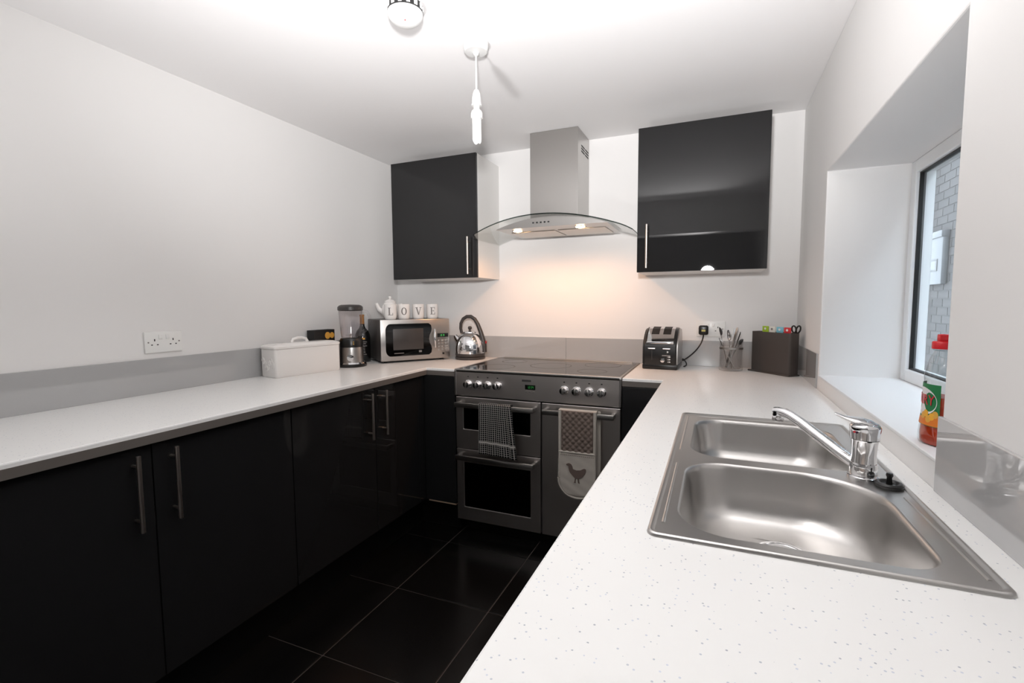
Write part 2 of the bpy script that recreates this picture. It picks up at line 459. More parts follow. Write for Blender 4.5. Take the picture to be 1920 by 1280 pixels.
for y0, y1, s, lab, _ in units:
    c = thing('base_cabinet', lab, 'cabinet', (.30, (y0+y1)/2, 0), group='black base cabinets')
    yb1 = y1 if y1 < -.7 else -.012
    obj('carcass', MB().box(.010, .578, y0, yb1, .15, .868), 'black_panel', c, world=True, smooth=0)
    g = .0018
    for a, b, hy in ((y0+g, s-g, s-.052), (s+g, y1-g, s+.052)):
        door_with_handle(c, 'door', MB().box(.582, .600, a, b, DZ0, DZ1), (.630, hy, .627), (.630, hy, .847), (1,0,0))
    if y1 > -.7:
        obj('corner_post', MB().box(.55, .600, y1+.002, -.582, DZ0, .868), 'black_gloss', c, world=True, smooth=0, bevel=.0015)
        obj('filler_panel', MB().box(.602, .798, -.600, -.582, DZ0, .868), 'black_gloss', c, world=True, smooth=0, bevel=.0015)
        obj('plinth', MB().box(.535, .551, y0, -.55, 0, .148), 'black_panel', c, world=True, smooth=0)
        obj('plinth', MB().box(.552, .798, -.562, -.55, 0, .148), 'black_panel', c, world=True, smooth=0)
        obj('plinth_seal', MB().box(.62, .795, -.601, -.566, .1485, .1535), 'seal_strip', c, world=True, smooth=0)
    else:
        obj('plinth', MB().box(.535, .551, y0, y1, 0, .148), 'black_panel', c, world=True, smooth=0)
# right-hand run under the sink
runits = [(-3.39, -2.50, -2.945, 'black gloss double base cabinet at the end of the sink worktop', .868),
          (-2.498, -1.25, -1.874, 'black gloss double base cabinet directly under the steel sink', .70),
          (-1.248, -.645, None, 'black gloss base cabinet under the sink worktop beside the range cooker', .868)]
for y0, y1, s, lab, top in runits:
    c = thing('base_cabinet', lab, 'cabinet', (2.2, (y0+y1)/2, 0), group='black base cabinets')
    yb1 = y1 if s else -.012
    obj('carcass', MB().box(1.925, W-.005, y0, yb1, .15, top), 'black_panel', c, world=True, smooth=0)
    g = .0018
    ds = ((y0+g, s-g, s-.052), (s+g, y1-g, s+.052)) if s else ((y0+g, y1-g, y0+.05),)
    for a, b, hy in ds:
        door_with_handle(c, 'door', MB().box(1.905, 1.923, a, b, DZ0, DZ1), (1.875, hy, .627), (1.875, hy, .847), (-1,0,0))
    if not s:
        obj('filler_panel', MB().box(1.702, 1.903, -.600, -.582, DZ0, .868), 'black_gloss', c, world=True, smooth=0, bevel=.0015)
        obj('corner_post', MB().box(1.905, 1.955, -.643, -.582, DZ0, .868), 'black_gloss', c, world=True, smooth=0, bevel=.0015)
        obj('plinth', MB().box(1.702, 1.952, -.562, -.55, 0, .148), 'black_panel', c, world=True, smooth=0)
    obj('plinth', MB().box(1.953, 1.969, y0, y1, 0, .148), 'black_panel', c, world=True, smooth=0)

# ---------------------------------------------------------------- wall cabinets
Z0, Z1, UD = 1.4186, 2.1352, -.322
for x0, x1, hx, lab in ((.207, .8024, .755, 'black gloss wall cabinet hanging over the microwave'),
                        (1.7207, 2.3154, 1.771, 'black gloss wall cabinet hanging over the toaster and chopping boards')):
    c = thing('wall_cabinet', lab, 'cabinet', ((x0+x1)/2, 0, Z0), group='black wall cabinets')
    obj('carcass', MB().box(x0+.001, x1-.001, UD+.020, 0, Z0, Z1), 'white_melamine', c, world=True, smooth=0, bevel=.001)
    door_with_handle(c, 'door', MB().box(x0, x1, UD, UD+.018, Z0, Z1), (hx, UD-.030, 1.438), (hx, UD-.030, 1.655), (0,-1,0))

# ---------------------------------------------------------------- range cooker
KX0, KX1, KF = .80, 1.70, -.605
ck = thing('range_cooker', 'wide stainless range cooker with glass hob and eight knobs', 'cooker', (1.25, -.3, 0))
P = lambda nm, mb, mt, par=ck, sm=0, bv=0: obj(nm, mb, mt, par, world=True, smooth=sm, bevel=bv)
P('body', MB().box(KX0+.002, KX1-.002, -.56, -.012, .06, .895), 'black_panel')
P('base_plinth', MB().box(KX0+.03, KX1-.03, -.54, -.05, 0, .06), 'black_panel')
P('control_panel', MB().box(KX0, KX1, KF, -.55, .768, .908), 'steel_cooker', bv=.004)
P('side_trim', MB().box(KX1-.012, KX1+.0005, KF-.002, -.56, .768, .909), 'steel', bv=.003)
P('side_trim', MB().box(KX0-.0005, KX0+.012, KF-.002, -.56, .768, .909), 'steel', bv=.003)
hobf = grid_slab([KX0, KX0+.014, KX1-.014, KX1], [KF, KF+.022, -.045, -.008], lambda i, j: not (i == 1 and j == 1), .8955, .9135)
P('hob_frame', hobf, 'steel', bv=.003)
P('hob_glass', MB().box(KX0+.014, KX1-.014, KF+.022, -.045, .8955, .9125), 'hob_glass')
P('rear_vent_trim', MB().box(KX0+.04, KX1-.04, -.035, -.018, .9135, .9195), 'satin', bv=.001)
for cx, cy, r in ((.98, -.44, .10), (.98, -.18, .075), (1.25, -.30, .115), (1.52, -.44, .075), (1.52, -.18, .10)):
    ring = MB(); n = 40
    ring.loft([[(cx+q*math.cos(2*PI*k/n), cy+q*math.sin(2*PI*k/n), z) for k in range(n)] for q, z in ((r-.0015,.9125),(r-.0015,.9128),(r+.0015,.9128),(r+.0015,.9125))])
    P('cooking_ring', ring, 'dark_grey_plastic')
# knobs
kz = .835
for i in range(8):
    kx = (.885, .943, 1.001, 1.058, 1.420, 1.482, 1.545, 1.606)[i]
    rm = Matrix.Translation((kx, KF, kz)) @ Matrix.Rotation(PI/2, 4, 'X')
    k = P('knob', MB().lathe([(.022,-.001), (.022,.004), (.019,.007), (.018,.026), (.0165,.030), (0,.0305)], 24).xf(rm), 'chrome', sm=40)
    gmb = MB().rbox(-.0045, .0045, -.017, .017, .026, .036, .002).xf(rm @ Matrix.Rotation((-.2,.1,0,.3,0,0,.2,-.1)[i], 4, 'Z'))
    P('knob_grip', gmb, 'steel', k) if False else obj('knob_grip', MB().add([(p[0]-1.25, p[1]+.3, p[2]) for p in gmb.v], gmb.f), 'steel', k)
    P('knob_mark', MB().box(kx-.004, kx+.004, KF-.0008, KF+.001, .872, .878), 'print_dark')
dsp = P('clock_display', MB().box(1.212, 1.268, KF-.0015, KF+.001, .826, .850), 'oven_glass')
db = MB()
segs = {'0':'abcdef','1':'bc','2':'abged','8':'abcdefg','4':'fgbc'}
for q, ch in enumerate('1224'):
    ox = 1.226+q*.0085+(.002 if q > 1 else 0); oz = .832; w_, h_ = .005, .012
    for s_ in segs[ch]:
        bx_ = {'a':(0,w_,h_-.001,h_),'g':(0,w_,h_/2-.0005,h_/2+.0005),'d':(0,w_,0,.001),'b':(w_-.001,w_,h_/2,h_),'c':(w_-.001,w_,0,h_/2),'e':(0,.001,0,h_/2),'f':(0,.001,h_/2,h_)}[s_]
        db.box(ox+bx_[0], ox+bx_[1], KF-.0022, KF-.0014, oz+bx_[2], oz+bx_[3])
db.v = [(p[0]-1.25, p[1]+.3, p[2]) for p in db.v]
obj('clock_digits', db, 'green_led', dsp, smooth=0)
for q in range(3):
    P('clock_button', MB().box(1.214+q*.02, 1.224+q*.02, KF-.003, KF+.001, .811, .817), 'steel', bv=.0008)
P('maker_plate', MB().rbox(1.195, 1.245, KF-.0012, KF+.001, .866, .876, .0005), 'print_dark')
# doors
def oven_door(nm, x0, x1, z0, z1, win=None):
    if win:
        a, b, c_, d_ = win
        mb = grid_slab([x0, a, b, x1], [z0, c_, d_, z1], lambda i, j: not (i == 1 and j == 1), -.562, -.600, mp=lambda x, z, y: (x, y, z))
    else: mb = MB().box(x0, x1, -.600, -.562, z0, z1)
    d = P(nm, mb, 'steel_cooker', bv=.003)
    L = ck.location
    def sub(n2, m2, mt, sm=0, bv=0):
        m2.v = [(p[0]-L.x, p[1]-L.y, p[2]-L.z) for p in m2.v]
        return obj(n2, m2, mt, d, smooth=sm, bevel=bv)
    if win:
        sub('window', MB().box(a, b, -.597, -.593, c_, d_), 'tinted_glass')
        sub('liner', MB().box(a, b, -.5625, -.5610, c_, d_), 'oven_glass')
    zt = z1-.022
    hx0, hx1 = x0+.018, x1-.022
    hb = MB().rbox(hx0, hx1, -.655, -.640, zt-.026, zt, .003)
    for e0, e1 in ((hx0, hx0+.018), (hx1-.018, hx1)): hb.rbox(e0, e1, -.642, -.599, zt-.024, zt-.002, .002)
    h = sub('handle', hb, 'steel', 40); h['label'] = 'flat brushed steel rail handle'
    return d, sub
d1, sub1 = oven_door('upper_oven_door', KX0+.004, 1.294, .478, .762, (.85, 1.237, .585, .712))
d2, sub2 = oven_door('main_oven_door', KX0+.004, 1.294, .075, .474, (.85, 1.237, .150, .400))
for z in (.235, .33):
    rk = MB().tube([(.86,-.575,z), (1.23,-.575,z)], .002, 6)
    sub2('oven_rack', rk, 'steel')
d3, sub3 = oven_door('tall_oven_door', 1.300, KX1-.004, .075, .762)

# ---------------------------------------------------------------- tea towel on the upper oven handle
def cloth_towel():
    mb = MB(); uvs = []
    x0, wdt = .975, .178
    nu, nv = 60, 46
    zt = .744
    for j in range(nv+1):
        for i in range(nu+1):
            u = i/nu; s_ = j/nv*.44-.165         # s_<0 goes behind the rail, >0 hangs in front
            flare = max(0, s_)/.27
            x = x0 + wdt*u*(1 + (.22*flare*u))
            wave = .006*math.sin(u*11+.6)*(.25+flare) + .009*max(0, u-.72)*4*math.sin((u-.72)*26)*(.4+flare)
            if s_ > .012: y, z = -.6605-.004*flare-abs(wave), zt-(s_-.012)-.010*flare*u*u
            elif s_ < -.012: y, z = -.632+abs(wave)*.5, zt+(s_+.012)
            else:
                t = s_/.012*PI/2
                y = -.6465-.0145*math.sin(t); z = zt+.0045*math.cos(t)
            mb.v.append((x, y, z)); uvs.append((u*wdt, s_))
    for j in range(nv):
        for i in range(nu):
            a = j*(nu+1)+i; mb.f.append([a, a+1, a+nu+2, a+nu+1])
    mb.uv = uvs
    return mb
tt = thing('tea_towel', 'black and white checked tea towel over the upper oven handle', 'towel', (1.06, -.66, .5))
o = obj('cloth', cloth_towel(), 'check_cloth', tt, world=True, smooth=180)
sm_ = o.modifiers.new('thick', 'SOLIDIFY'); sm_.thickness = .0016; sm_.offset = 0

# ---------------------------------------------------------------- double oven glove
og = thing('oven_glove', 'quilted taupe and cream double oven glove with hen print, on the tall oven handle', 'oven glove', (1.5, -.66, .3))
GXc, GW = 1.503, .092
def glove_strip(y, z_top, z_bot, xc, hw, th):
    """flat pad with a round end, as a prism in the xz plane"""
    pts = [(xc-hw, z_top), (xc+hw, z_top)]
    n = 16; r = hw
    for k in range(n+1):
        a = -PI*k/n
        pts.append((xc+hw*1.03*math.cos(a), z_bot+r+r*math.sin(a)))
    return MB().prism(pts, y, y-th, 'y')
obj('pad', glove_strip(-.6575, .748, .322, GXc, GW, .011), 'cream_cloth', og, world=True, smooth=50, bevel=.003)
obj('pad', glove_strip(-.622, .748, .345, GXc+.012, GW, .011), 'cream_cloth', og, world=True, smooth=50, bevel=.003)
arch = MB(); pr = []
nn = 10
for k in range(nn+1):
    a = PI*k/nn
    pr.append((-.6450-.0235*math.cos(a), .742+.012*math.sin(a)))
for k in range(nn, -1, -1):
    a = PI*k/nn
    pr.append((-.6450-.0125*math.cos(a), .741+.002*math.sin(a)))
arch.prism([(p[0], p[1]) for p in pr], GXc-GW, GXc+GW, 'x')
obj('fold', arch, 'cream_cloth', og, world=True, smooth=60)
# quilted panel: a cushioned diamond relief
qm = MB(); nx, nz = 44, 60; x0, x1, z0, z1 = GXc-GW+.014, GXc+GW-.014, .545, .750
for j in range(nz+1):
    for i in range(nx+1):
        x = x0+(x1-x0)*i/nx; z = z0+(z1-z0)*j/nz
        d = abs(math.sin((x*1.0+z)*PI/.030))*abs(math.sin((x*1.0-z)*PI/.030))
        edge = 0 if i in (0, nx) or j in (0, nz) else 1
        qm.v.append((x, -.6690-edge*(.001+.0065*math.sqrt(d)), z))
for j in range(nz):
    for i in range(nx):
        a = j*(nx+1)+i; qm.f.append([a, a+1, a+nx+2, a+nx+1])
obj('quilted_panel', qm, 'taupe_cloth', og, world=True, smooth=180)
for s in (-1, 1):
    obj('binding', MB().tube([(GXc+s*(GW-.006), -.6695, .752), (GXc+s*(GW-.006), -.670, .55), (GXc+s*(GW-.004), -.671, .42)], .0065, 8), 'cream_cloth', og, world=True)
obj('binding', MB().tube([(GXc+(GW)*1.02*math.cos(-PI*k/14), -.668, .322+GW+GW*math.sin(-PI*k/14)) for k in range(15)], .0055, 8), 'cream_cloth', og, world=True)
pk = MB(); nx, nz = 30, 36; hwp = GW-.002
for j in range(nz+1):
    for i in range(nx+1):
        v = j/nz; z = .335+(.548-.335)*v
        zz = z-(.322+GW); hw = hwp if zz >= 0 else math.sqrt(max(hwp*hwp-zz*zz, 1e-5))
        x = GXc-hw+2*hw*i/nx
        dd = .0010*math.sin(x*70+z*30)*math.sin(z*90) if 0 < i < nx and 0 < j < nz else -.002
        pk.v.append((x, -.6715-.0025-dd, z))
for j in range(nz):
    for i in range(nx):
        a = j*(nx+1)+i; pk.f.append([a, a+1, a+nx+2, a+nx+1])
obj('pocket', pk, 'cream_cloth', og, world=True, smooth=180)
obj('pocket_hem', MB().tube([(GXc-GW+.004, -.672, .548), (GXc+GW-.004, -.672, .548)], .006, 8), 'cream_cloth', og, world=True)
for k in range(18):
    xx = GXc-GW+.012+k*.0093
    obj('stitch', MB().box(xx, xx+.005, -.6762, -.6740, .5325, .5345), 'hen_print', og, world=True, smooth=0)
hen = [(232,848),(262,834),(290,842),(306,868),(312,896),(350,908),(396,902),(418,888),(440,878),(458,884),(460,905),(448,940),(424,974),(392,994),(380,998),(384,1040),(394,1050),(372,1050),(366,1002),(345,1002),(342,1040),(346,1050),(320,1050),(330,1038),(334,998),(302,966),(274,934),(262,896),(258,868),(236,858)]
hp = [(GXc+.004+(x-362)/6.09*.00262, .447-(y-945)/6.09*.00262) for x, y in hen]
obj('hen_motif', MB().prism(hp, -.6772, -.6735, 'y'), 'hen_print', og, world=True, smooth=0)

# ---------------------------------------------------------------- cooker hood
hd = thing('cooker_hood', 'steel chimney cooker hood with curved glass canopy and two lit lamps', 'cooker hood', (1.25, 0, 1.63))
PH = lambda nm, mb, mt, par=hd, sm=0, bv=0: obj(nm, mb, mt, par, world=True, smooth=sm, bevel=bv)
HC = 1.25
arc = lambda x: 1.637+.085*(1-((x-HC)/.45)**2)
PH('chimney', MB().box(1.110, 1.389, -.250, -.001, arc(1.25)+.004, H-.0015), 'steel', bv=.002)
for j in range(3):
    vb = MB()
    for i in range(2): vb.box(1.3885, 1.3900, -.178+i*.085, -.178+i*.085+.070, 2.105+j*.015, 2.105+j*.015+.007)
    PH('vent_slot', vb, 'black_matt')
# curved glass: plan with arced front and rounded corners
def front_y(x):
    t = abs(x-HC)/.45
    y = -.50+.085*t**2
    if t > .90: y += .075*((t-.90)/.10)**2
    return y
gl = MB(); nx, ny = 60, 14
top, bot = [], []
for i in range(nx+1):
    x = HC-.45+.90*i/nx
    for j in range(ny+1):
        y = front_y(x)*(1-j/ny)-.001
        top.append((x, y, arc(x)+.003)); bot.append((x, y, arc(x)-.003))
n1 = len(top); gl.v = top+bot
for i in range(nx):
    for j in range(ny):
        a = i*(ny+1)+j
        gl.f.append([a, a+ny+1, a+ny+2, a+1]); gl.f.append([n1+a, n1+a+1, n1+a+ny+2, n1+a+ny+1])
PH('glass_canopy', gl, 'hood_glass', sm=60)
ed = MB()
path = [(HC-.45, -.002)]+[(HC-.45+.90*i/nx, front_y(HC-.45+.90*i/nx)-.001) for i in range(nx+1)]+[(HC+.45, -.002)]
ed.loft([[(x, y, arc(x)-.0031) for x, y in path], [(x, y-.0006, arc(x)+.0031) for x, y in path]], closed=False)
PH('glass_edge', ed, 'glass_edge')
# steel body under the glass
fb = MB(); nx = 30; xa, xb = .994, 1.596
l0, l1, l2, l3 = [], [], [], []
for i in range(nx+1):
    x = xa+(xb-xa)*i/nx; ztop = max(1.6605, min(arc(x)-.005, 1.6605+.052*(1-((x-1.295)/.301)**2)))
    l0.append((x, -.470, 1.660)); l1.append((x, -.470, ztop)); l2.append((x, -.09, ztop)); l3.append((x, -.09, 1.660))
fb.loft([l0, l1, l2, l3, l0], closed=False)
PH('hood_body', fb, 'steel', sm=30)
for x0, x1 in ((1.03, 1.285), (1.30, 1.56)):
    PH('grease_filter', MB().box(x0, x1, -.335, -.115, 1.6565, 1.6598), 'mesh_filter', bv=.001)
for i, lx in enumerate((1.094, 1.443)):
    rg = PH('lamp_ring', MB().lathe([(.031,-.002), (.033,0), (.026,.0), (.026,-.002), (.031,-.002)], 28, (lx, -.40, 1.6595)), 'chrome', sm=40)
    PH('lamp_lens', MB().lathe([(0,-.0085), (.012,-.0078), (.021,-.0052), (.0255,-.0015), (.0255,.0005)], 28, (lx, -.40, 1.6592)), 'lens', sm=40)
    spot('hood_lamp', (lx, -.40, 1.645), (lx, -.28, .9), 4.8, 150, .6, (1.0, .44, .16), .02).parent = None
for k in range(5):
    PH('button', MB().rbox(1.205+k*.021, 1.215+k*.021, -.4735, -.4695, 1.680, 1.687, .001), 'black_plastic')

# ---------------------------------------------------------------- pendant light and smoke alarm
pd = thing('pendant_light', 'bare low energy bulb hanging from a white ceiling rose', 'pendant light', (1.262, -1.212, H))
obj('ceiling_rose', MB().lathe([(.047,-.0005), (.047,-.006), (.045,-.026), (.040,-.033), (.012,-.035), (.008,-.045), (0,-.045)], 32), 'pendant_white', pd)
obj('flex', MB().tube([(0,0,-.04), (0,0,-.172)], .0033, 8), 'pendant_white', pd)
obj('lamp_holder', MB().lathe([(0,-.168), (.009,-.168), (.014,-.180), (.0165,-.196), (.0175,-.218), (.0195,-.219), (.0195,-.224), (.0,-.224)], 24), 'pendant_white', pd)
bl = obj('bulb', MB().lathe([(0,-.222), (.011,-.222), (.011,-.236), (.019,-.243), (.022,-.252), (.022,-.270), (.0,-.270)], 24), 'pendant_white', pd)
for k in range(3):
    a = 2*PI*k/3+.3; ca, sa = math.cos(a), math.sin(a)
    pth = []
    for (rx, zz) in ((-.0065,-.268), (-.0065,-.345), (-.0045,-.353), (0,-.356), (.0045,-.353), (.0065,-.345), (.0065,-.268)):
        pth.append((ca*.0105-sa*rx, sa*.0105+ca*rx, zz))
    obj('tube', MB().tube(pth, .0048, 8), 'tube_glass', bl)
sa_ = thing('smoke_alarm', 'white domed smoke alarm with a dark slotted ring on the ceiling', 'smoke alarm', (1.165, -1.515, H))
obj('base', MB().lathe([(.054,-.0005), (.054,-.009), (.0,-.009)], 40), 'pendant_white', sa_)
obj('slot_ring', MB().lathe([(.0,-.009), (.0545,-.009), (.0555,-.032), (.0,-.032)], 40), 'black_matt', sa_)
for k in range(14):
    a = 2*PI*k/14+.1; mm = Matrix.Rotation(a, 4, 'Z')
    obj('slot_rib', MB().box(.050, .0572, -.0055, .0055, -.028, -.013).xf(mm), 'pendant_white', sa_, smooth=0)
obj('dome', MB().lathe([(.0,-.032), (.055,-.032), (.0560,-.035)]+[(.0560*math.cos(t*PI/20), -.035-.036*math.sin(t*PI/20)) for t in range(1, 10)]+[(0,-.071)], 40), 'pendant_white', sa_)
obj('indicator', MB().lathe([(0,0), (.0022,0), (.0022,-.003), (0,-.003)], 8, (.014, -.022, -.0655)), 'red_led', sa_)

# ---------------------------------------------------------------- sockets
def socket(label, loc, rotz):
    s = thing('wall_socket', label, 'socket', loc, rotz, 'white double sockets')
    obj('plate', MB().rbox(-.073, .073, -.009, 0, -.043, .043, .003), 'white_plastic', s)
    for sx in (-.036, .036):
        sw = .014 if sx < 0 else -.014
        obj('switch', MB().rbox(sw-.007, sw+.007, -.0125, -.0085, .012, .030, .001), 'white_plastic', s)
        obj('earth_hole', MB().box(sx-.002, sx+.002, -.0094, -.0085, .004, .013), 'black_matt', s, smooth=0)
        for d in (-.011, .011):
            obj('pin_hole', MB().box(sx+d-.0032, sx+d+.0032, -.0094, -.0085, -.0125, -.0085), 'black_matt', s, smooth=0)
    for sx in (-.060, .060):
        obj('screw', MB().lathe([(0,0), (.003,0), (.003,.001), (0,.001)], 10).xf(Matrix.Translation((sx, -.009, 0)) @ Matrix.Rotation(PI/2, 4, 'X')), 'print_grey', s)
    return s
socket('white double socket with nothing plugged in', (0, -1.607, 1.117), PI/2)
socket('white double socket with the black plug in it, behind the utensil jar', (2.077, 0, 1.117), 0)

# ---------------------------------------------------------------- sink
sk = thing('kitchen_sink', 'stainless steel double bowl sink set into the speckled worktop', 'sink', (2.225, -1.7, WT))
PS = lambda nm, mb, mt, par=sk, sm=40, bv=0: obj(nm, mb, mt, par, world=True, smooth=sm, bevel=bv)
B1 = (2.050, 2.392, -1.708, -1.326, [.075, .075, .075, .05])
B2 = (2.047, 2.392, -2.108, -1.748, [.13, .085, .085, .055])
RZ = WT+.0035
def ring_loops(z_list):
    out = []
    for ins, z in z_list:
        out.append(rrect(SX0+ins, SX1-ins, SY0+ins, SY1-ins, max(.016-ins*.5, .008), z, 6))
    return out
outer = ring_loops([(0, WT+.0003), (.0006, WT+.004), (.003, WT+.0062), (.006, WT+.0062), (.011, RZ)])
rim = MB().loft(outer)
def hole(B): return rrect(B[0], B[1], B[2], B[3], B[4], RZ, 10)
bm = bmesh.new(); edges = []
for loop in (outer[-1], hole(B1), hole(B2)):
    vv = [bm.verts.new(p) for p in loop]
    for a in range(len(vv)): edges.append(bm.edges.new((vv[a], vv[(a+1) % len(vv)])))
bmesh.ops.triangle_fill(bm, use_beauty=True, edges=edges)
bm.verts.index_update()
rim.add([v.co[:] for v in bm.verts], [[v.index for v in f.verts] for f in bm.faces]); bm.free()
PS('rim', rim, 'steel_sink', sm=50)
ZB = .797
for B, dx, dy in ((B1, 2.225, -1.517), (B2, 2.225, -1.878)):
    def lp(ins, z):
        rs = [max(r-ins*.6, .02) for r in B[4]]
        return rrect(B[0]+ins, B[1]-ins, B[2]+ins, B[3]-ins, rs, z, 10)
    bl_ = [lp(0, RZ), lp(.0015, RZ-.0008), lp(.004, RZ-.004), lp(.006, RZ-.012), lp(.014, ZB+.055), lp(.018, ZB+.034), lp(.027, ZB+.017), lp(.040, ZB+.007), lp(.058, ZB+.003), lp(.09, ZB+.001)]
    bw_ = MB().loft(bl_)
    # floor with a drain hole
    last = bl_[-1]; n = len(last)
    cxr = [(dx+.045*math.cos(2*PI*(k/n)+.25*0+math.atan2(last[k][1]-dy, last[k][0]-dx)*0), dy) for k in range(n)]
    inner = []
    for k in range(n):
        a = math.atan2(last[k][1]-dy, last[k][0]-dx); inner.append((dx+.044*math.cos(a), dy+.044*math.sin(a), ZB))
    bw_.loft([last, inner])
    bwl = PS('bowl', bw_, 'steel_sink', sm=60)
    dr = MB().lathe([(.0445,0), (.042,.0018), (.036,.0015), (.033,-.006), (.014,-.008), (.012,-.006), (.0,-.006)], 32, (dx, dy, ZB))
    dr.v = [(p[0]-2.225, p[1]+1.7, p[2]-WT) for p in dr.v]
    obj('drain', dr, 'chrome', bwl)
def rib(p0, p1, r=.0035):
    path = [(p0[0], p0[1], RZ-.002), (p1[0], p1[1], RZ-.002)]
    return PS('rib', MB().tube(path, r, 10), 'steel_sink')
rib((2.418, -1.83), (2.424, -2.105)); rib((2.030, -2.09), (2.030, -1.78)); rib((2.030, -1.68), (2.030, -1.31)); rib((2.06, -1.296), (2.40, -1.296), .003)

# mixer tap
tp = thing('mixer_tap', 'chrome single lever mixer tap with swivel spout behind the sink bowls', 'tap', (2.378, -1.735, RZ))
obj('base_ring', MB().lathe([(.027,0), (.027,.004), (.024,.006), (.0,.006)], 32), 'chrome', tp)
obj('collar', MB().lathe([(.0,.006), (.0225,.006), (.0235,.010), (.0235,.030), (.0225,.033), (.0,.033)], 32), 'chrome', tp)
obj('body', MB().lathe([(.0,.033), (.0215,.033), (.0205,.05), (.0225,.080), (.0245,.083), (.0,.083)], 32), 'chrome', tp)
cap = MB().lathe([(.0,.084), (.0245,.084), (.0255,.095), (.0265,.108)]+[(.0265*math.cos(t*PI/16), .108+.014*math.sin(t*PI/16)) for t in range(1, 8)]+[(0,.122)], 32)
obj('cartridge_cap', cap, 'chrome', tp)
a = math.radians(176)
dvec = Vector((math.cos(a), math.sin(a), 0)); sv = Vector((-dvec.y, dvec.x, 0))
lv = MB(); lps = []
for t, w_, z, h_ in ((-.022, .010, .108, .006), (-.010, .019, .116, .008), (.006, .022, .120, .008), (.022, .018, .122, .006), (.036, .009, .126, .004), (.048, .008, .131, .0035), (.052, .006, .1325, .0025)):
    c_ = dvec*t+Vector((0, 0, z))
    lps.append([c_+sv*(w_*math.cos(2*PI*k/14))+Vector((0, 0, h_*math.sin(2*PI*k/14))) for k in range(14)])
lv.loft(lps, True, True, True)
obj('lever', lv, 'chrome', tp)
dd_ = Vector((-.75, -.66, 0)).normalized()
for off, mt_ in ((-.0022, 'red_plastic'), (.0022, 'purple_print')):
    q = dd_*.0262+Vector((-dd_.y, dd_.x, 0))*off
    obj('temperature_dot', MB().lathe([(0,0), (.0025,0), (.0025,.001), (0,.001)], 10).xf(Matrix.Translation((q.x, q.y, .100)) @ dd_.to_track_quat('Z', 'Y').to_matrix().to_4x4()), mt_, tp)
tip = Vector((2.238-2.378, -1.60+1.735, 1.012-RZ))
def lerp(p, q, t): return p+(q-p)*t
s0 = Vector((0, 0, .020)); h2 = Vector((tip.x, tip.y, 0))
pts = []
for t, zz in ((.06,.021), (.25,.038), (.5,.063), (.7,.084), (.82,.0945), (.90,.0985), (.97,.0985), (1.02,.0965)):
    pts.append((h2.x*t, h2.y*t, zz+.002))
obj('spout', MB().tube(pts, [.0125,.0125,.012,.0115,.0112,.011,.0112,.0115], 14), 'chrome', tp)
nz_ = h2*1.0
obj('aerator', MB().lathe([(.0,.004), (.0118,.004), (.0125,-.006), (.0125,-.020), (.011,-.022), (.0,-.022)], 20, (nz_.x*.985, nz_.y*.985, .098)), 'chrome', tp)
tp.scale = (1, 1, .94)
# rubber plug beside the tap
pg = thing('sink_plug', 'black rubber sink plug lying beside the mixer tap', 'plug', (2.4095, -1.776, RZ))
obj('disc', MB().lathe([(.0,0), (.0215,0), (.0235,.003), (.0235,.006), (.020,.009), (.016,.009), (.013,.005), (.0,.005)], 28), 'black_plastic', pg)
obj('knob', MB().lathe([(.0,.005), (.005,.005), (.0042,.018), (.006,.022), (.005,.026), (0,.027)], 16), 'black_plastic', pg)

# ---------------------------------------------------------------- washing-up liquid bottle on the sill
wb = thing('washing_up_bottle', 'clear washing-up liquid bottle with red cap and green label on the window sill', 'bottle', (2.531, -1.618, ZS+.002))
prof = [(.0,0), (.94,.0), (1,.006), (1,.022), (.93,.045), (.86,.065), (.84,.095), (.85,.120), (.82,.132), (.84,.140), (.74,.160), (.58,.178), (.42,.190), (.40,.196)]
def ell(pr, a, b, n=32):
    return [[(a*r*math.cos(2*PI*j/n), b*r*math.sin(2*PI*j/n), z) for j in range(n)] for r, z in pr]
HX, HY = .030, .046
obj('bottle_wall', MB().loft(ell(prof, HX, HY)), 'clear_pet', wb)
lq = [(0,.002)]+[(max(r-.05, 0), max(z, .002)) for r, z in prof[1:8]]+[(0,.1255)]
obj('liquid', MB().loft(ell([(r*.97, min(z, .100)) for r, z in lq], HX, HY)), 'liquid', wb)
def bprof(z):
    for (r0, z0), (r1, z1) in zip(prof[1:], prof[2:]):
        if z0 <= z <= z1: return r0+(r1-r0)*(z-z0)/max(z1-z0, 1e-6)
    return prof[-1][0]
def onb(ang, z, off):
    r = bprof(z)
    return ((HX*r+off)*math.cos(ang), (HY*r+off)*math.sin(ang), z)
def patch(a0, a1, zf0, zf1, off, na=16, nz_=10):
    mb = MB()
    for i in range(na+1):
        t = i/na; an = a0+(a1-a0)*t
        for j in range(nz_+1):
            mb.v.append(onb(an, zf0(t)+(zf1(t)-zf0(t))*j/nz_, off))
    for i in range(na):
        for j in range(nz_):
            a = i*(nz_+1)+j; mb.f.append([a, a+nz_+1, a+nz_+2, a+1])
    return mb
AC = PI          # label faces into the kitchen
lb = obj('label', patch(AC-1.15, AC+1.15, lambda t: .040, lambda t: .126, .0006), 'green_print', wb)
ci = MB(); nn = 36
ci.v.append(onb(AC, .089, .0012))
for k in range(nn): ci.v.append(onb(AC+.98*math.cos(2*PI*k/nn), .089+.029*math.sin(2*PI*k/nn), .0012))
for k in range(nn): ci.f.append([0, 1+k, 1+(k+1) % nn])
obj('label_disc', ci, 'white_print', lb)
obj('brand_lettering', text_mb('FAIRY', .030, .0002, lambda u, v, d: onb(AC+u/.040*.86, .092+v*1.0, .0018+d)), 'red_print', lb, smooth=0)
obj('label_base', patch(AC-1.1, AC+1.1, lambda t: .041, lambda t: .062-.006*math.sin(t*PI), .0010), 'orange_print', lb)
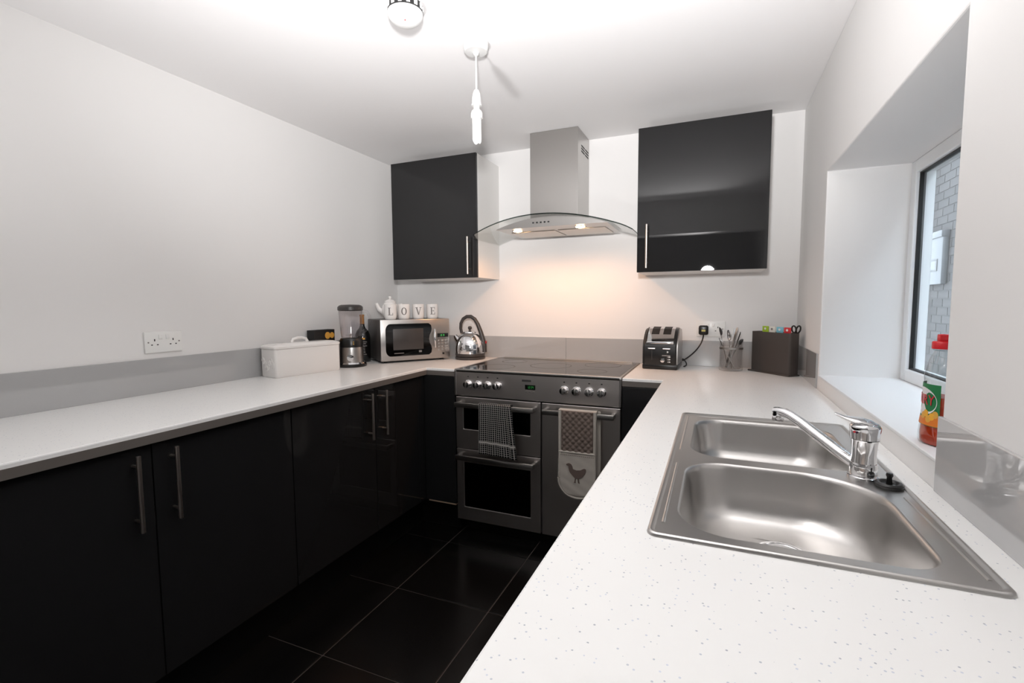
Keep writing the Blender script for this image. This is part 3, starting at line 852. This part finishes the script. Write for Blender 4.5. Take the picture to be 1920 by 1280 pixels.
for q in range(5):
    an = AC+.15+q*.19; zc_ = .060+.006*math.sin(q*2.1)
    fm = MB(); fm.v.append(onb(an, zc_, .0016))
    for k in range(14): fm.v.append(onb(an+.17*math.cos(2*PI*k/14), zc_+.0075*math.sin(2*PI*k/14), .0015))
    for k in range(14): fm.f.append([0, 1+k, 1+(k+1) % 14])
    obj('blossom', fm, 'yellow_print' if q % 2 else 'gold_print', lb)
obj('neck_ring', MB().lathe([(.0155,.194), (.0165,.195), (.0165,.198), (.0,.198)], 24), 'clear_pet', wb)
cp = obj('cap', MB().lathe([(.0,.198), (.0175,.198), (.0175,.211), (.016,.213), (.010,.214), (.0,.214)], 28), 'red_plastic', wb)
obj('nozzle', MB().rbox(-.008, .012, -.009, .009, .213, .228, .003), 'red_plastic', cp)

# ---------------------------------------------------------------- microwave in the corner
TH = math.radians(53); mw_w, mw_h, mw_d = .44, .25, .30
mu = Vector((math.cos(TH), math.sin(TH), 0)); mn = Vector((-mu.y, mu.x, 0))
FLm = Vector((.27, -.55, WT))
mc = FLm+mu*(mw_w/2)+mn*(mw_d/2)
mw = thing('microwave', 'silver microwave oven set across the corner with mugs on top', 'microwave', mc, TH)
w2, d2_ = mw_w/2, mw_d/2
obj('casing', MB().rbox(-w2, w2, -d2_+.012, d2_, .012, .012+mw_h, .006), 'dark_grey_plastic', mw)
ff = obj('front', MB().rbox(-w2, w2, -d2_-.004, -d2_+.014, .012, .012+mw_h, .005), 'steel', mw)
for sx in (-1, 1):
    for sy in (-1, 1):
        obj('foot', MB().lathe([(.0,0), (.012,0), (.014,.013), (.0,.013)], 14, (sx*(w2-.04), sy*(d2_-.04), 0)), 'black_plastic', mw)
# rounded door window with the scalloped latch side
pts = []
x0, x1, z0, z1 = -w2+.030, w2-.120, .040, .236
for k in range(9):
    a = PI/2+PI/2*k/8; pts.append((x0+.03+.03*math.cos(a), z1-.04+.04*math.sin(a)))
for k in range(9):
    a = PI+PI/2*k/8; pts.append((x0+.03+.03*math.cos(a), z0+.04+.04*math.sin(a)))
for z, dx in ((z0, -.02), (z0+.012, -.004), (z0+.035, 0), (z0+.055, -.004), (z0+.075, -.014), (z0+.098, -.018), (z0+.121, -.014), (z0+.141, -.004), (z0+.161, 0), (z1-.012, -.004), (z1, -.02)):
    pts.append((x1+dx, z))
dw = obj('door_window', MB().prism(pts, -d2_-.0055, -d2_-.003, 'y'), 'oven_glass', mw, smooth=0)
obj('viewing_mesh', MB().rbox(x0+.045, x1-.055, -d2_-.0062, -d2_-.005, .078, .205, .0005), 'dark_grey_plastic', dw)
obj('door_print', MB().box(x0+.05, x0+.11, -d2_-.0062, -d2_-.0050, .056, .060), 'print_grey', dw, smooth=0)
obj('door_badge', MB().box(x1-.085, x1-.067, -d2_-.0062, -d2_-.0050, .058, .070), 'steel', dw, smooth=0)
obj('handle', MB().tube([(w2-.097, -d2_-.005, .085), (w2-.104, -d2_-.022, .105), (w2-.108, -d2_-.028, .14), (w2-.104, -d2_-.022, .175), (w2-.097, -d2_-.005, .195)], .0065, 10), 'chrome', mw)
dsp = obj('display', MB().box(w2-.082, w2-.010, -d2_-.0055, -d2_-.003, .146, .170), 'oven_glass', mw, smooth=0)
obj('display_digits', MB().box(w2-.062, w2-.052, -d2_-.0062, -d2_-.0050, .152, .164).box(w2-.046, w2-.036, -d2_-.0062, -d2_-.0050, .152, .164), 'green_led', dsp, smooth=0)
for r in range(4):
    for c_ in range(3):
        obj('button', MB().rbox(w2-.078+c_*.024, w2-.060+c_*.024, -d2_-.0065, -d2_-.003, .060+r*.019, .072+r*.019, .001), 'steel', mw)
obj('start_button', MB().rbox(w2-.050, w2-.038, -d2_-.0065, -d2_-.003, .036, .048, .001), 'black_plastic', mw)

# ---------------------------------------------------------------- mugs and teapot on the microwave
ZMW = WT+.012+mw_h
def stroke(mb, a, b, wd_):
    a, b = Vector(a), Vector(b); d = (b-a); L_ = d.length; d.normalize(); nn = Vector((-d.y, d.x))*wd_/2
    k = max(1, int(L_/.006)); prev = None
    for i in range(k+1):
        p = a+d*(L_*i/k); l, r = p-nn, p+nn
        base = len(mb.v); mb.v += [(l.x, l.y, 0), (r.x, r.y, 0)]
        if prev is not None: mb.f.append([prev, prev+1, base+1, base])
        prev = base
def letter_mb(ch, R, z0):
    mb = MB(); w, h = .030, .046; t = .008; s = .003
    if ch == 'L':
        stroke(mb, (-.007, 0), (-.007, h), t); stroke(mb, (-.015, h-s/2), (.002, h-s/2), s); stroke(mb, (-.015, s/2), (.015, s/2), s); stroke(mb, (.013, 0), (.013, .014), s)
    elif ch == 'O':
        n = 28; ob = len(mb.v)
        for k in range(n):
            a = 2*PI*k/n; mb.v += [(.017*math.cos(a), h/2+h/2*math.sin(a), 0), (.009*math.cos(a), h/2+(h/2-.004)*math.sin(a), 0)]
        for k in range(n):
            q = (k+1) % n; mb.f.append([ob+2*k, ob+2*q, ob+2*q+1, ob+2*k+1])
    elif ch == 'V':
        stroke(mb, (-.012, h), (.001, 0), t); stroke(mb, (.013, h), (.001, 0), .0035); stroke(mb, (-.020, h-s/2), (-.004, h-s/2), s); stroke(mb, (.006, h-s/2), (.020, h-s/2), s)
    else:
        stroke(mb, (-.007, 0), (-.007, h), t); stroke(mb, (-.015, h-s/2), (.015, h-s/2), s); stroke(mb, (-.015, s/2), (.015, s/2), s); stroke(mb, (-.007, h/2), (.007, h/2), s)
        stroke(mb, (.013, h-.013), (.013, h), s); stroke(mb, (.013, 0), (.013, .014), s); stroke(mb, (.007, h/2-.005), (.007, h/2+.005), s)
    out = []
    for x, z, _ in mb.v:
        a = -PI/2+x/R; out.append(((R+.0006)*math.cos(a), (R+.0006)*math.sin(a), z0+z))
    mb.v = out
    return mb
MR = .037
def mug(ch, loc, rot, lab):
    t = thing('mug', lab, 'mug', loc, rot, 'letter mugs')
    obj('body', MB().lathe([(.0,0), (MR-.006,0), (MR-.003,.003), (MR-.001,.012), (MR,.03), (MR,.086), (MR+.001,.092), (MR-.002,.093), (MR-.004,.088), (MR-.004,.008), (.0,.007)], 32), 'ceramic', t)
    obj('handle', MB().tube([(MR-.002,0,.075), (MR+.012,0,.080), (MR+.024,0,.070), (MR+.026,0,.050), (MR+.018,0,.030), (MR-.002,0,.020)], .0045, 8).xf(Matrix.Rotation(math.radians(62), 4, 'Z')), 'ceramic', t)
    obj('letter', letter_mb(ch, MR, .026), 'print_grey', t, smooth=0)
def mwp(u, v): return mc+mu*u+mn*v+Vector((0, 0, 0.012+mw_h))
face = math.radians(38)
mug('L', mwp(-.140, -.095), face, 'white mug with a grey letter L in front of the teapot')
mug('O', mwp(-.052, -.080), face, 'white mug with a grey letter O between two other mugs')
mug('V', mwp(.044, -.070), face, 'white mug with a grey letter V')
mug('E', mwp(.138, -.068), face, 'white mug with a grey letter E, next to the kettle end')
tpn = thing('teapot', 'white ceramic teapot with lid standing on the microwave behind the mugs', 'teapot', mwp(-.100, .045), face)
obj('body', MB().lathe([(.0,0), (.036,0), (.040,.004), (.053,.03), (.057,.055), (.050,.085), (.036,.102), (.033,.106), (.0,.106)], 32), 'ceramic', tpn)
obj('lid', MB().lathe([(.0,.105), (.036,.105), (.036,.109), (.028,.118), (.012,.124), (.006,.127), (.010,.136), (.008,.143), (.0,.145)], 28), 'ceramic', tpn)
obj('spout', MB().tube([(-.045,0,.045), (-.068,0,.060), (-.078,0,.082), (-.084,0,.100)], [.019,.015,.012,.010], 12), 'ceramic', tpn)
obj('handle', MB().tube([(.046,0,.088), (.072,0,.094), (.086,0,.075), (.080,0,.048), (.052,0,.034)], .0055, 10), 'ceramic', tpn)

# ---------------------------------------------------------------- kettle
kt = thing('kettle', 'polished dome kettle with tall dark loop handle between microwave and hob', 'kettle', (.645, -.125, WT), math.radians(10))
obj('power_base', MB().lathe([(.0,0), (.094,0), (.097,.004), (.097,.014), (.090,.019), (.0,.019)], 40), 'dark_grey_plastic', kt)
obj('foot_ring', MB().lathe([(.0,.020), (.093,.020), (.096,.026), (.095,.038), (.0,.038)], 40), 'dark_grey_plastic', kt)
obj('body', MB().lathe([(.0,.038), (.092,.038), (.094,.06), (.092,.085), (.086,.112), (.074,.138), (.058,.158), (.046,.168), (.0,.168)], 40), 'chrome', kt)
obj('lid', MB().lathe([(.0,.168), (.044,.168), (.042,.174), (.026,.181), (.0,.183)], 32), 'chrome', kt)
obj('lid_knob', MB().lathe([(.0,.181), (.006,.181), (.006,.188), (.012,.194), (.013,.202), (.008,.210), (.0,.211)], 20), 'dark_grey_plastic', kt)
hp_ = [(-.055,0,.165), (-.062,0,.195), (-.060,0,.228), (-.045,0,.257), (-.020,0,.272), (.008,0,.272), (.034,0,.255), (.054,0,.222), (.070,0,.180), (.084,0,.135), (.094,0,.09), (.096,0,.045)]
obj('handle', MB().tube(hp_, [.009,.010,.0105,.011,.0115,.012,.0125,.013,.0145,.016,.017,.016], 12), 'dark_grey_plastic', kt)
obj('indicator', MB().rbox(.104, .113, -.012, .004, .100, .118, .002), 'red_clear', kt)
obj('spout', MB().tube([(-.070,0,.118), (-.088,0,.135), (-.100,0,.150)], [.024,.019,.013], 14), 'chrome', kt)

# ---------------------------------------------------------------- blender
bd = thing('blender', 'jug blender with dark lid and steel base in front of the wine bottle', 'blender', (.172, -.687, WT), math.radians(35))
obj('base_foot', MB().lathe([(.0,0), (.080,0), (.083,.004), (.083,.014), (.079,.018), (.0,.018)], 36), 'black_plastic', bd)
obj('base_ring', MB().lathe([(.0,.018), (.080,.018), (.074,.026), (.0,.026)], 36), 'chrome', bd)
obj('motor_housing', MB().lathe([(.0,.026), (.066,.026), (.064,.10), (.062,.112), (.0,.112)], 36), 'steel', bd)
obj('control_dial', MB().lathe([(.0,0), (.020,0), (.018,.012), (.0,.013)], 20).xf(Matrix.Translation((0, -.062, .055)) @ Matrix.Rotation(PI/2, 4, 'X')), 'chrome', bd)
obj('jug_collar', MB().lathe([(.0,.112), (.063,.112), (.064,.150), (.058,.162), (.0,.162)], 36), 'black_plastic', bd)
obj('badge', MB().box(.016, .022, -.0648, -.061, .128, .136).box(.016, .022, -.0648, -.061, .140, .146), 'gold', bd, smooth=0)
obj('jug', MB().lathe([(.054,.162), (.058,.20), (.066,.318), (.067,.322), (.065,.322), (.063,.318), (.055,.20), (.051,.168), (.0,.168)], 36), 'jug_glass', bd)
obj('blade', MB().box(-.03, .03, -.004, .004, .178, .180).box(-.004, .004, -.03, .03, .182, .184).lathe([(.006,.168), (.006,.186)], 12), 'chrome', bd, smooth=0)
obj('lid', MB().lathe([(.0,.318), (.062,.318), (.070,.323), (.070,.340), (.062,.348), (.05,.353), (.0,.355)], 36), 'dark_grey_plastic', bd)
obj('jug_handle', MB().tube([(.064,0,.318), (.092,0,.312), (.106,0,.285), (.104,0,.245), (.088,0,.212), (.058,0,.190)], [.009,.008,.008,.008,.008,.009], 10), 'jug_glass', bd)

# ---------------------------------------------------------------- bottle behind the blender
wn = thing('wine_bottle', 'dark bottle with copper neck and purple label behind the blender', 'bottle', (.083, -.485, WT), math.radians(38))
obj('glass', MB().lathe([(.0,0), (.043,0), (.046,.004), (.046,.150), (.043,.172), (.034,.192), (.020,.208), (.0145,.222), (.013,.236), (.0,.236)], 32), 'dark_bottle', wn)
obj('neck_foil', MB().lathe([(.0,.234), (.0135,.234), (.0125,.280), (.0145,.282), (.0145,.292), (.0,.293)], 20), 'cork', wn)
def cyl_patch(R, a0, a1, z0, z1, n=14):
    mb = MB()
    mb.loft([[(R*math.cos(a0+(a1-a0)*i/n), R*math.sin(a0+(a1-a0)*i/n), z) for i in range(n+1)] for z in (z0, z1)], closed=False)
    return mb
obj('side_label', cyl_patch(.0466, -PI*.85, -PI*.52, .035, .150), 'purple_print', wn)
for q, (z, w_) in enumerate(((.140,.30), (.122,.55), (.112,.42), (.098,.55), (.080,.20), (.060,.28), (.046,.5))):
    obj('label_line', cyl_patch(.0467, -PI/2-.05, -PI/2+w_+.05, z, z+(.010 if q == 0 else .005)), 'gold_print' if q == 0 else 'print_grey', wn)

# ---------------------------------------------------------------- bread bin and dark carton
bb = thing('bread_bin', 'white ceramic bread bin with embossed end on the long worktop', 'bread bin', (.121, -.998, WT), math.radians(90-10.5))
L2, D2 = .185, .066
body = MB()
def rr(hx, hy, r, z): return rrect(-hx, hx, -hy, hy, r, z, 5)
body.loft([rr(L2-.004, D2-.004, .012, 0), rr(L2, D2, .014, .006), rr(L2, D2, .014, .138), rr(L2-.003, D2-.003, .012, .141)], True, True, True)
obj('body', body, 'ceramic', bb)
lid = MB().loft([rr(L2+.003, D2+.003, .016, .141), rr(L2+.004, D2+.004, .016, .150), rr(L2-.002, D2-.002, .016, .156), rr(L2-.02, D2-.014, .02, .162), rr(L2-.06, D2-.035, .02, .165)], True, True, True)
lo_ = obj('lid', lid, 'ceramic', bb)
obj('lid_handle', MB().tube([(-.045,.02,.162), (-.035,.02,.178), (-.012,.02,.184), (.012,.02,.184), (.035,.02,.178), (.045,.02,.162)], .008, 10), 'ceramic', lo_)
for k in range(7):       # embossed scroll on the visible end
    cy = -.042+.014*k; cz = .062+.018*math.sin(k*1.3)
    sc_ = MB().tube([(-L2-.0005, cy+.011*math.cos(a_*.7), cz+.016*math.sin(a_*.7)) for a_ in range(0, 8)], .0028, 6)
    obj('emboss', sc_, 'ceramic', bb)
cb = thing('dark_carton', 'black carton with golden pictures standing behind the bread bin', 'carton', (.040, -.781, WT), math.radians(90))
obj('box', MB().rbox(-.078, .078, -.026, .026, 0, .213, .0015), 'black_matt', cb)
for cx, r in ((.022, .020), (.056, .017)):
    obj('picture', MB().lathe([(0,0), (r,0), (r,.0008), (0,.0008)], 20, sy=1).xf(Matrix.Translation((cx, -.0262, .180)) @ Matrix.Rotation(PI/2, 4, 'X')), 'gold_print', cb)

# ---------------------------------------------------------------- toaster, plug and flex
ts = thing('toaster', 'black four-slot toaster with chrome sloping top beside the hob', 'toaster', (1.838, -.135, WT), math.radians(-3))
tw = .088
prof_t = [(-.098,.012), (-.105,.03), (-.102,.12), (-.094,.142), (-.060,.180), (-.020,.208), (.030,.218), (.070,.212), (.092,.19), (.098,.15), (.098,.012)]
obj('body', MB().prism(prof_t, -tw+.004, tw-.004, 'x'), 'black_plastic', ts, smooth=50, bevel=.006)
obj('base', MB().rbox(-tw-.002, tw+.002, -.104, .100, 0, .028, .006), 'black_plastic', ts)
for s in (-1, 1):
    pp = [(-.094,.028), (-.094,.118), (-.088,.138), (-.052,.176), (-.016,.202), (.030,.212), (.066,.206), (.088,.185), (.092,.15), (.092,.028)]
    a0, a1 = (tw-.004, tw+.002) if s > 0 else (-tw-.002, -tw+.004)
    obj('side_panel', MB().prism(pp, a0, a1, 'x'), 'steel' if s > 0 else 'black_plastic', ts, smooth=50)
# chrome bridge over the slope with slots
top_pts = [(-.0955,.1405), (-.0612,.1815), (-.0205,.2100), (.030,.2200), (.070,.2140)]
def top_at(t):
    n = len(top_pts)-1; k = min(int(t*n), n-1); q = t*n-k
    return (top_pts[k][0]+(top_pts[k+1][0]-top_pts[k][0])*q, top_pts[k][1]+(top_pts[k+1][1]-top_pts[k][1])*q)
xs_ = [-.068, -.050, -.010, .010, .050, .068]
tsn = 20
ch = MB()
def vtx(x, t, d): p = top_at(t); return (x, p[0]-d*.6, p[1]+d*.8)
for i in range(5):
    for j in range(tsn):
        if i in (1, 3) and 5 <= j < 18: continue
        b0 = len(ch.v)
        for d in (-.002, .0035):
            ch.v += [vtx(xs_[i], j/tsn, d), vtx(xs_[i+1], j/tsn, d), vtx(xs_[i+1], (j+1)/tsn, d), vtx(xs_[i], (j+1)/tsn, d)]
        ch.f += [[b0+k for k in f] for f in ((0,3,2,1), (4,5,6,7), (0,1,5,4), (1,2,6,5), (2,3,7,6), (3,0,4,7))]
obj('chrome_top', ch, 'chrome', ts, smooth=0)
for i in (1, 3):
    sl = MB(); sl.loft([[vtx(x, j/tsn, .0012) for x in (xs_[i], xs_[i+1])] for j in range(5, 19)], closed=False)
    obj('slot', sl, 'black_matt', ts, smooth=0)
obj('front_bar', MB().rbox(-.070, .070, -.104, -.092, .136, .147, .003), 'chrome', ts)
for sx in (-.040, .036):
    obj('lever', MB().rbox(sx-.020, sx+.020, -.120, -.100, .108, .116, .004), 'chrome', ts)
    obj('lever_track', MB().box(sx-.002, sx+.002, -.1058, -.1030, .050, .105), 'print_dark', ts, smooth=0)
obj('logo_strip', MB().box(.012, .055, -.1062, -.1035, .072, .078), 'print_grey', ts, smooth=0)
dl = obj('browning_dial', MB().lathe([(.0,0), (.012,0), (.011,.010), (.0,.011)], 20).xf(Matrix.Translation((.016, -.104, .050)) @ Matrix.Rotation(PI/2, 4, 'X')), 'chrome', ts)
for k in range(3):
    obj('button', MB().rbox(.040, .056, -.108, -.103, .038+k*.013, .045+k*.013, .002), 'steel', ts)
obj('indicator', MB().lathe([(0,0), (.005,0), (.003,.003), (0,.0035)], 12).xf(Matrix.Translation((.040, -.1045, .094)) @ Matrix.Rotation(PI/2, 4, 'X')), 'white_plastic', ts)
pc = thing('power_cord', 'black three-pin plug and flex running to the toaster', 'power cord', (2.041, -.012, 1.10))
obj('plug', MB().rbox(2.041-.025, 2.041+.025, -.045, -.013, 1.085, 1.137, .010, 3), 'black_plastic', pc, world=True)
obj('plug_label', MB().box(2.041-.010, 2.041+.010, -.0458, -.0448, 1.104, 1.114), 'yellow_label', pc, world=True, smooth=0)
def bez(p0, p1, p2, p3, n=24):
    p0, p1, p2, p3 = map(Vector, (p0, p1, p2, p3))
    return [p0*(1-t)**3+p1*3*t*(1-t)**2+p2*3*t*t*(1-t)+p3*t**3 for t in (i/n for i in range(n+1))]
cord = bez((2.041, -.030, 1.088), (2.041, -.035, 1.03), (1.99, -.06, .975), (1.945, -.075, .948))
cord += bez((1.945, -.075, .948), (1.935, -.08, .94), (1.938, -.08, .95), (1.940, -.078, .955), 6)[1:]
cord += bez((1.940, -.078, .955), (1.965, -.07, .93), (1.965, -.09, .9165), (1.945, -.10, .9145), 10)[1:]
obj('flex', MB().tube(cord, .0035, 8), 'black_plastic', pc, world=True)

# ---------------------------------------------------------------- utensil jar
jx, jy = 2.178, -.150
jr = thing('utensil_jar', 'clear glass jar holding cutlery under the double socket', 'jar', (jx, jy, WT))
obj('glass', MB().lathe([(.0,0), (.050,0), (.056,.004), (.057,.012), (.054,.030), (.055,.145), (.057,.150), (.053,.150), (.051,.144), (.050,.032), (.046,.012), (.0,.010)], 36), 'jar_glass', jr)
obj('rim_band', MB().lathe([(.0555,.112), (.0565,.113), (.0565,.122), (.0555,.123)], 36), 'steel', jr)
def cutlery(kind, L_, lab, foot, top, spin, mt='steel'):
    t = thing({'spoon':'spoon','fork':'fork','knife':'table_knife','ladle':'ladle'}[kind], lab, {'spoon':'spoon','fork':'fork','knife':'knife','ladle':'ladle'}[kind], (jx+foot[0], jy+foot[1], WT+.014), group='cutlery in the glass jar')
    dirv = Vector((top[0]-foot[0], top[1]-foot[1], L_)).normalized()
    rot = dirv.to_track_quat('Z', 'Y').to_matrix().to_4x4() @ Matrix.Rotation(spin, 4, 'Z')
    hl = L_*(.70 if kind != 'ladle' else .78)
    if kind == 'knife':
        obj('blade', MB().prism([(-.008,0), (.008,0), (.010,.04), (.009,L_*.5), (-.006,L_*.5), (-.008,.02)], -.0008, .0008, 'y').xf(rot), 'chrome', t, smooth=0)
        obj('handle', MB().tube([(0,0,L_*.5), (0,0,L_*.55), (0,0,L_*.95), (0,0,L_)], [.006,.008,.009,.005], 10, flat=.5, up=(0,1,0)).xf(rot), mt, t)
    else:
        obj('handle', MB().tube([(0,0,0), (0,0,hl*.5), (0,0,hl)], [.008,.005,.0035], 10, flat=.35, up=(0,1,0)).xf(rot), mt, t)
        if kind == 'fork':
            fm = MB().prism([(-.004,hl-.004), (.004,hl-.004), (.012,hl+.02), (.012,hl+.03), (-.012,hl+.03), (-.012,hl+.02)], -.001, .001, 'y')
            for q in range(4): fm.box(-.012+q*.0068, -.012+q*.0068+.0036, -.001, .001, hl+.029, L_)
            obj('tines', fm.xf(rot), 'chrome', t, smooth=0)
        else:
            bwid = .020 if kind == 'spoon' else .030; bl2 = L_-hl
            sm2 = MB(); n = 18; loops = []
            for q, (rr_, dp_) in enumerate(((1,0), (.8,.005), (.5,.009), (.2,.0105), (.02,.011))):
                loops.append([(bwid*rr_*math.cos(2*PI*k/n), dp_, hl+bl2/2+bl2/2*rr_*math.sin(2*PI*k/n)) for k in range(n)])
            sm2.loft(loops, True, False, True)
            ob = obj('bowl', sm2.xf(rot), 'chrome' if mt == 'steel' else mt, t)
            mm_ = ob.modifiers.new('thick', 'SOLIDIFY'); mm_.thickness = .0015
    return t
cutlery('ladle', .215, 'large dark spoon standing tall at the back of the jar', (-.012, .014), (-.060, .020), .2, 'dark_grey_plastic')
cutlery('spoon', .175, 'steel spoon leaning out of the jar towards the toaster', (.016, -.020), (-.068, -.026), .1)
cutlery('spoon', .200, 'steel spoon upright in the middle of the jar', (.004, -.014), (-.016, -.024), -.1)
cutlery('fork', .205, 'steel fork upright in the middle of the jar', (-.010, -.004), (.012, -.008), .3)
cutlery('knife', .215, 'steel table knife with its handle up in the jar', (-.020, .006), (.030, .014), .5)
cutlery('knife', .195, 'steel table knife leaning towards the chopping boards', (-.012, -.016), (.042, -.014), -.4)
cutlery('ladle', .170, 'black round measuring spoon leaning towards the chopping boards', (-.024, .018), (.066, .022), .1, 'black_plastic')

# ---------------------------------------------------------------- chopping board set
hb_ang = math.atan2(-.19, .164)
hu = Vector((math.cos(hb_ang), math.sin(hb_ang), 0)); hn = Vector((-hu.y, hu.x, 0))
hc = Vector((2.371, -.187, WT))
ch_ = thing('board_holder', 'dark taupe holder for chopping boards on the worktop corner', 'holder', hc, hb_ang)
hl, hd_ = .118, .030
obj('tray', MB().rbox(-hl-.012, hl+.002, -hd_-.006, hd_+.004, 0, .008, .003), 'taupe_plastic', ch_)
shell = MB()
o_ = rrect(-hl, hl, -hd_, hd_, .012, .008, 5); o2 = rrect(-hl, hl, -hd_, hd_, .012, .205, 5)
i2 = rrect(-hl+.003, hl-.003, -hd_+.003, hd_-.003, .010, .205, 5); i0 = rrect(-hl+.003, hl-.003, -hd_+.003, hd_-.003, .010, .012, 5)
shell.loft([o_, o2, i2, i0], True, True, True)
obj('case', shell, 'taupe_plastic', ch_, smooth=40)
for k, (colr, tx, nm) in enumerate((('board_green', -.074, 'green'), ('board_white', -.022, 'white'), ('board_blue', .034, 'blue'), ('board_red', .088, 'red'))):
    yy = .018-.0115*k
    bo = thing('chopping_board', '%s chopping board with its index tab showing above the dark holder' % nm, 'chopping board', hc+hn*yy+Vector((0, 0, .0135)), hb_ang, 'chopping boards in the holder')
    obj('board', MB().rbox(-.110, .110, -.0028, .0028, 0, .186, .002), 'board_white' if k != 1 else colr, bo)
    tb = obj('tab', MB().rbox(tx-.019, tx+.019, -.003, .003, .182, .218, .0025), colr, bo)
    obj('tab_symbol', MB().lathe([(0,0), (.006,0), (.006,.0006), (0,.0006)], 14).xf(Matrix.Translation((tx, -.0031, .205)) @ Matrix.Rotation(PI/2, 4, 'X')), 'white_print' if k != 1 else 'print_grey', tb)
scs = thing('scissors', 'black handled scissors tucked in beside the red chopping board', 'scissors', hc+hu*.092+hn*(.0245)+Vector((0, 0, .014)), hb_ang)
obj('blade', MB().prism([(-.004,.0), (.002,.0), (.008,.185), (-.006,.185)], -.001, .001, 'y'), 'chrome', scs, smooth=0)
for sx, tilt in ((-.008, -.2), (.016, .5)):
    lpth = [(sx+.012*math.cos(t*PI/8)+.002, 0, .208+.016*math.sin(t*PI/8)+tilt*.012*math.cos(t*PI/8)) for t in range(17)]
    obj('finger_loop', MB().tube(lpth, .0036, 8, caps=False), 'black_plastic', scs)
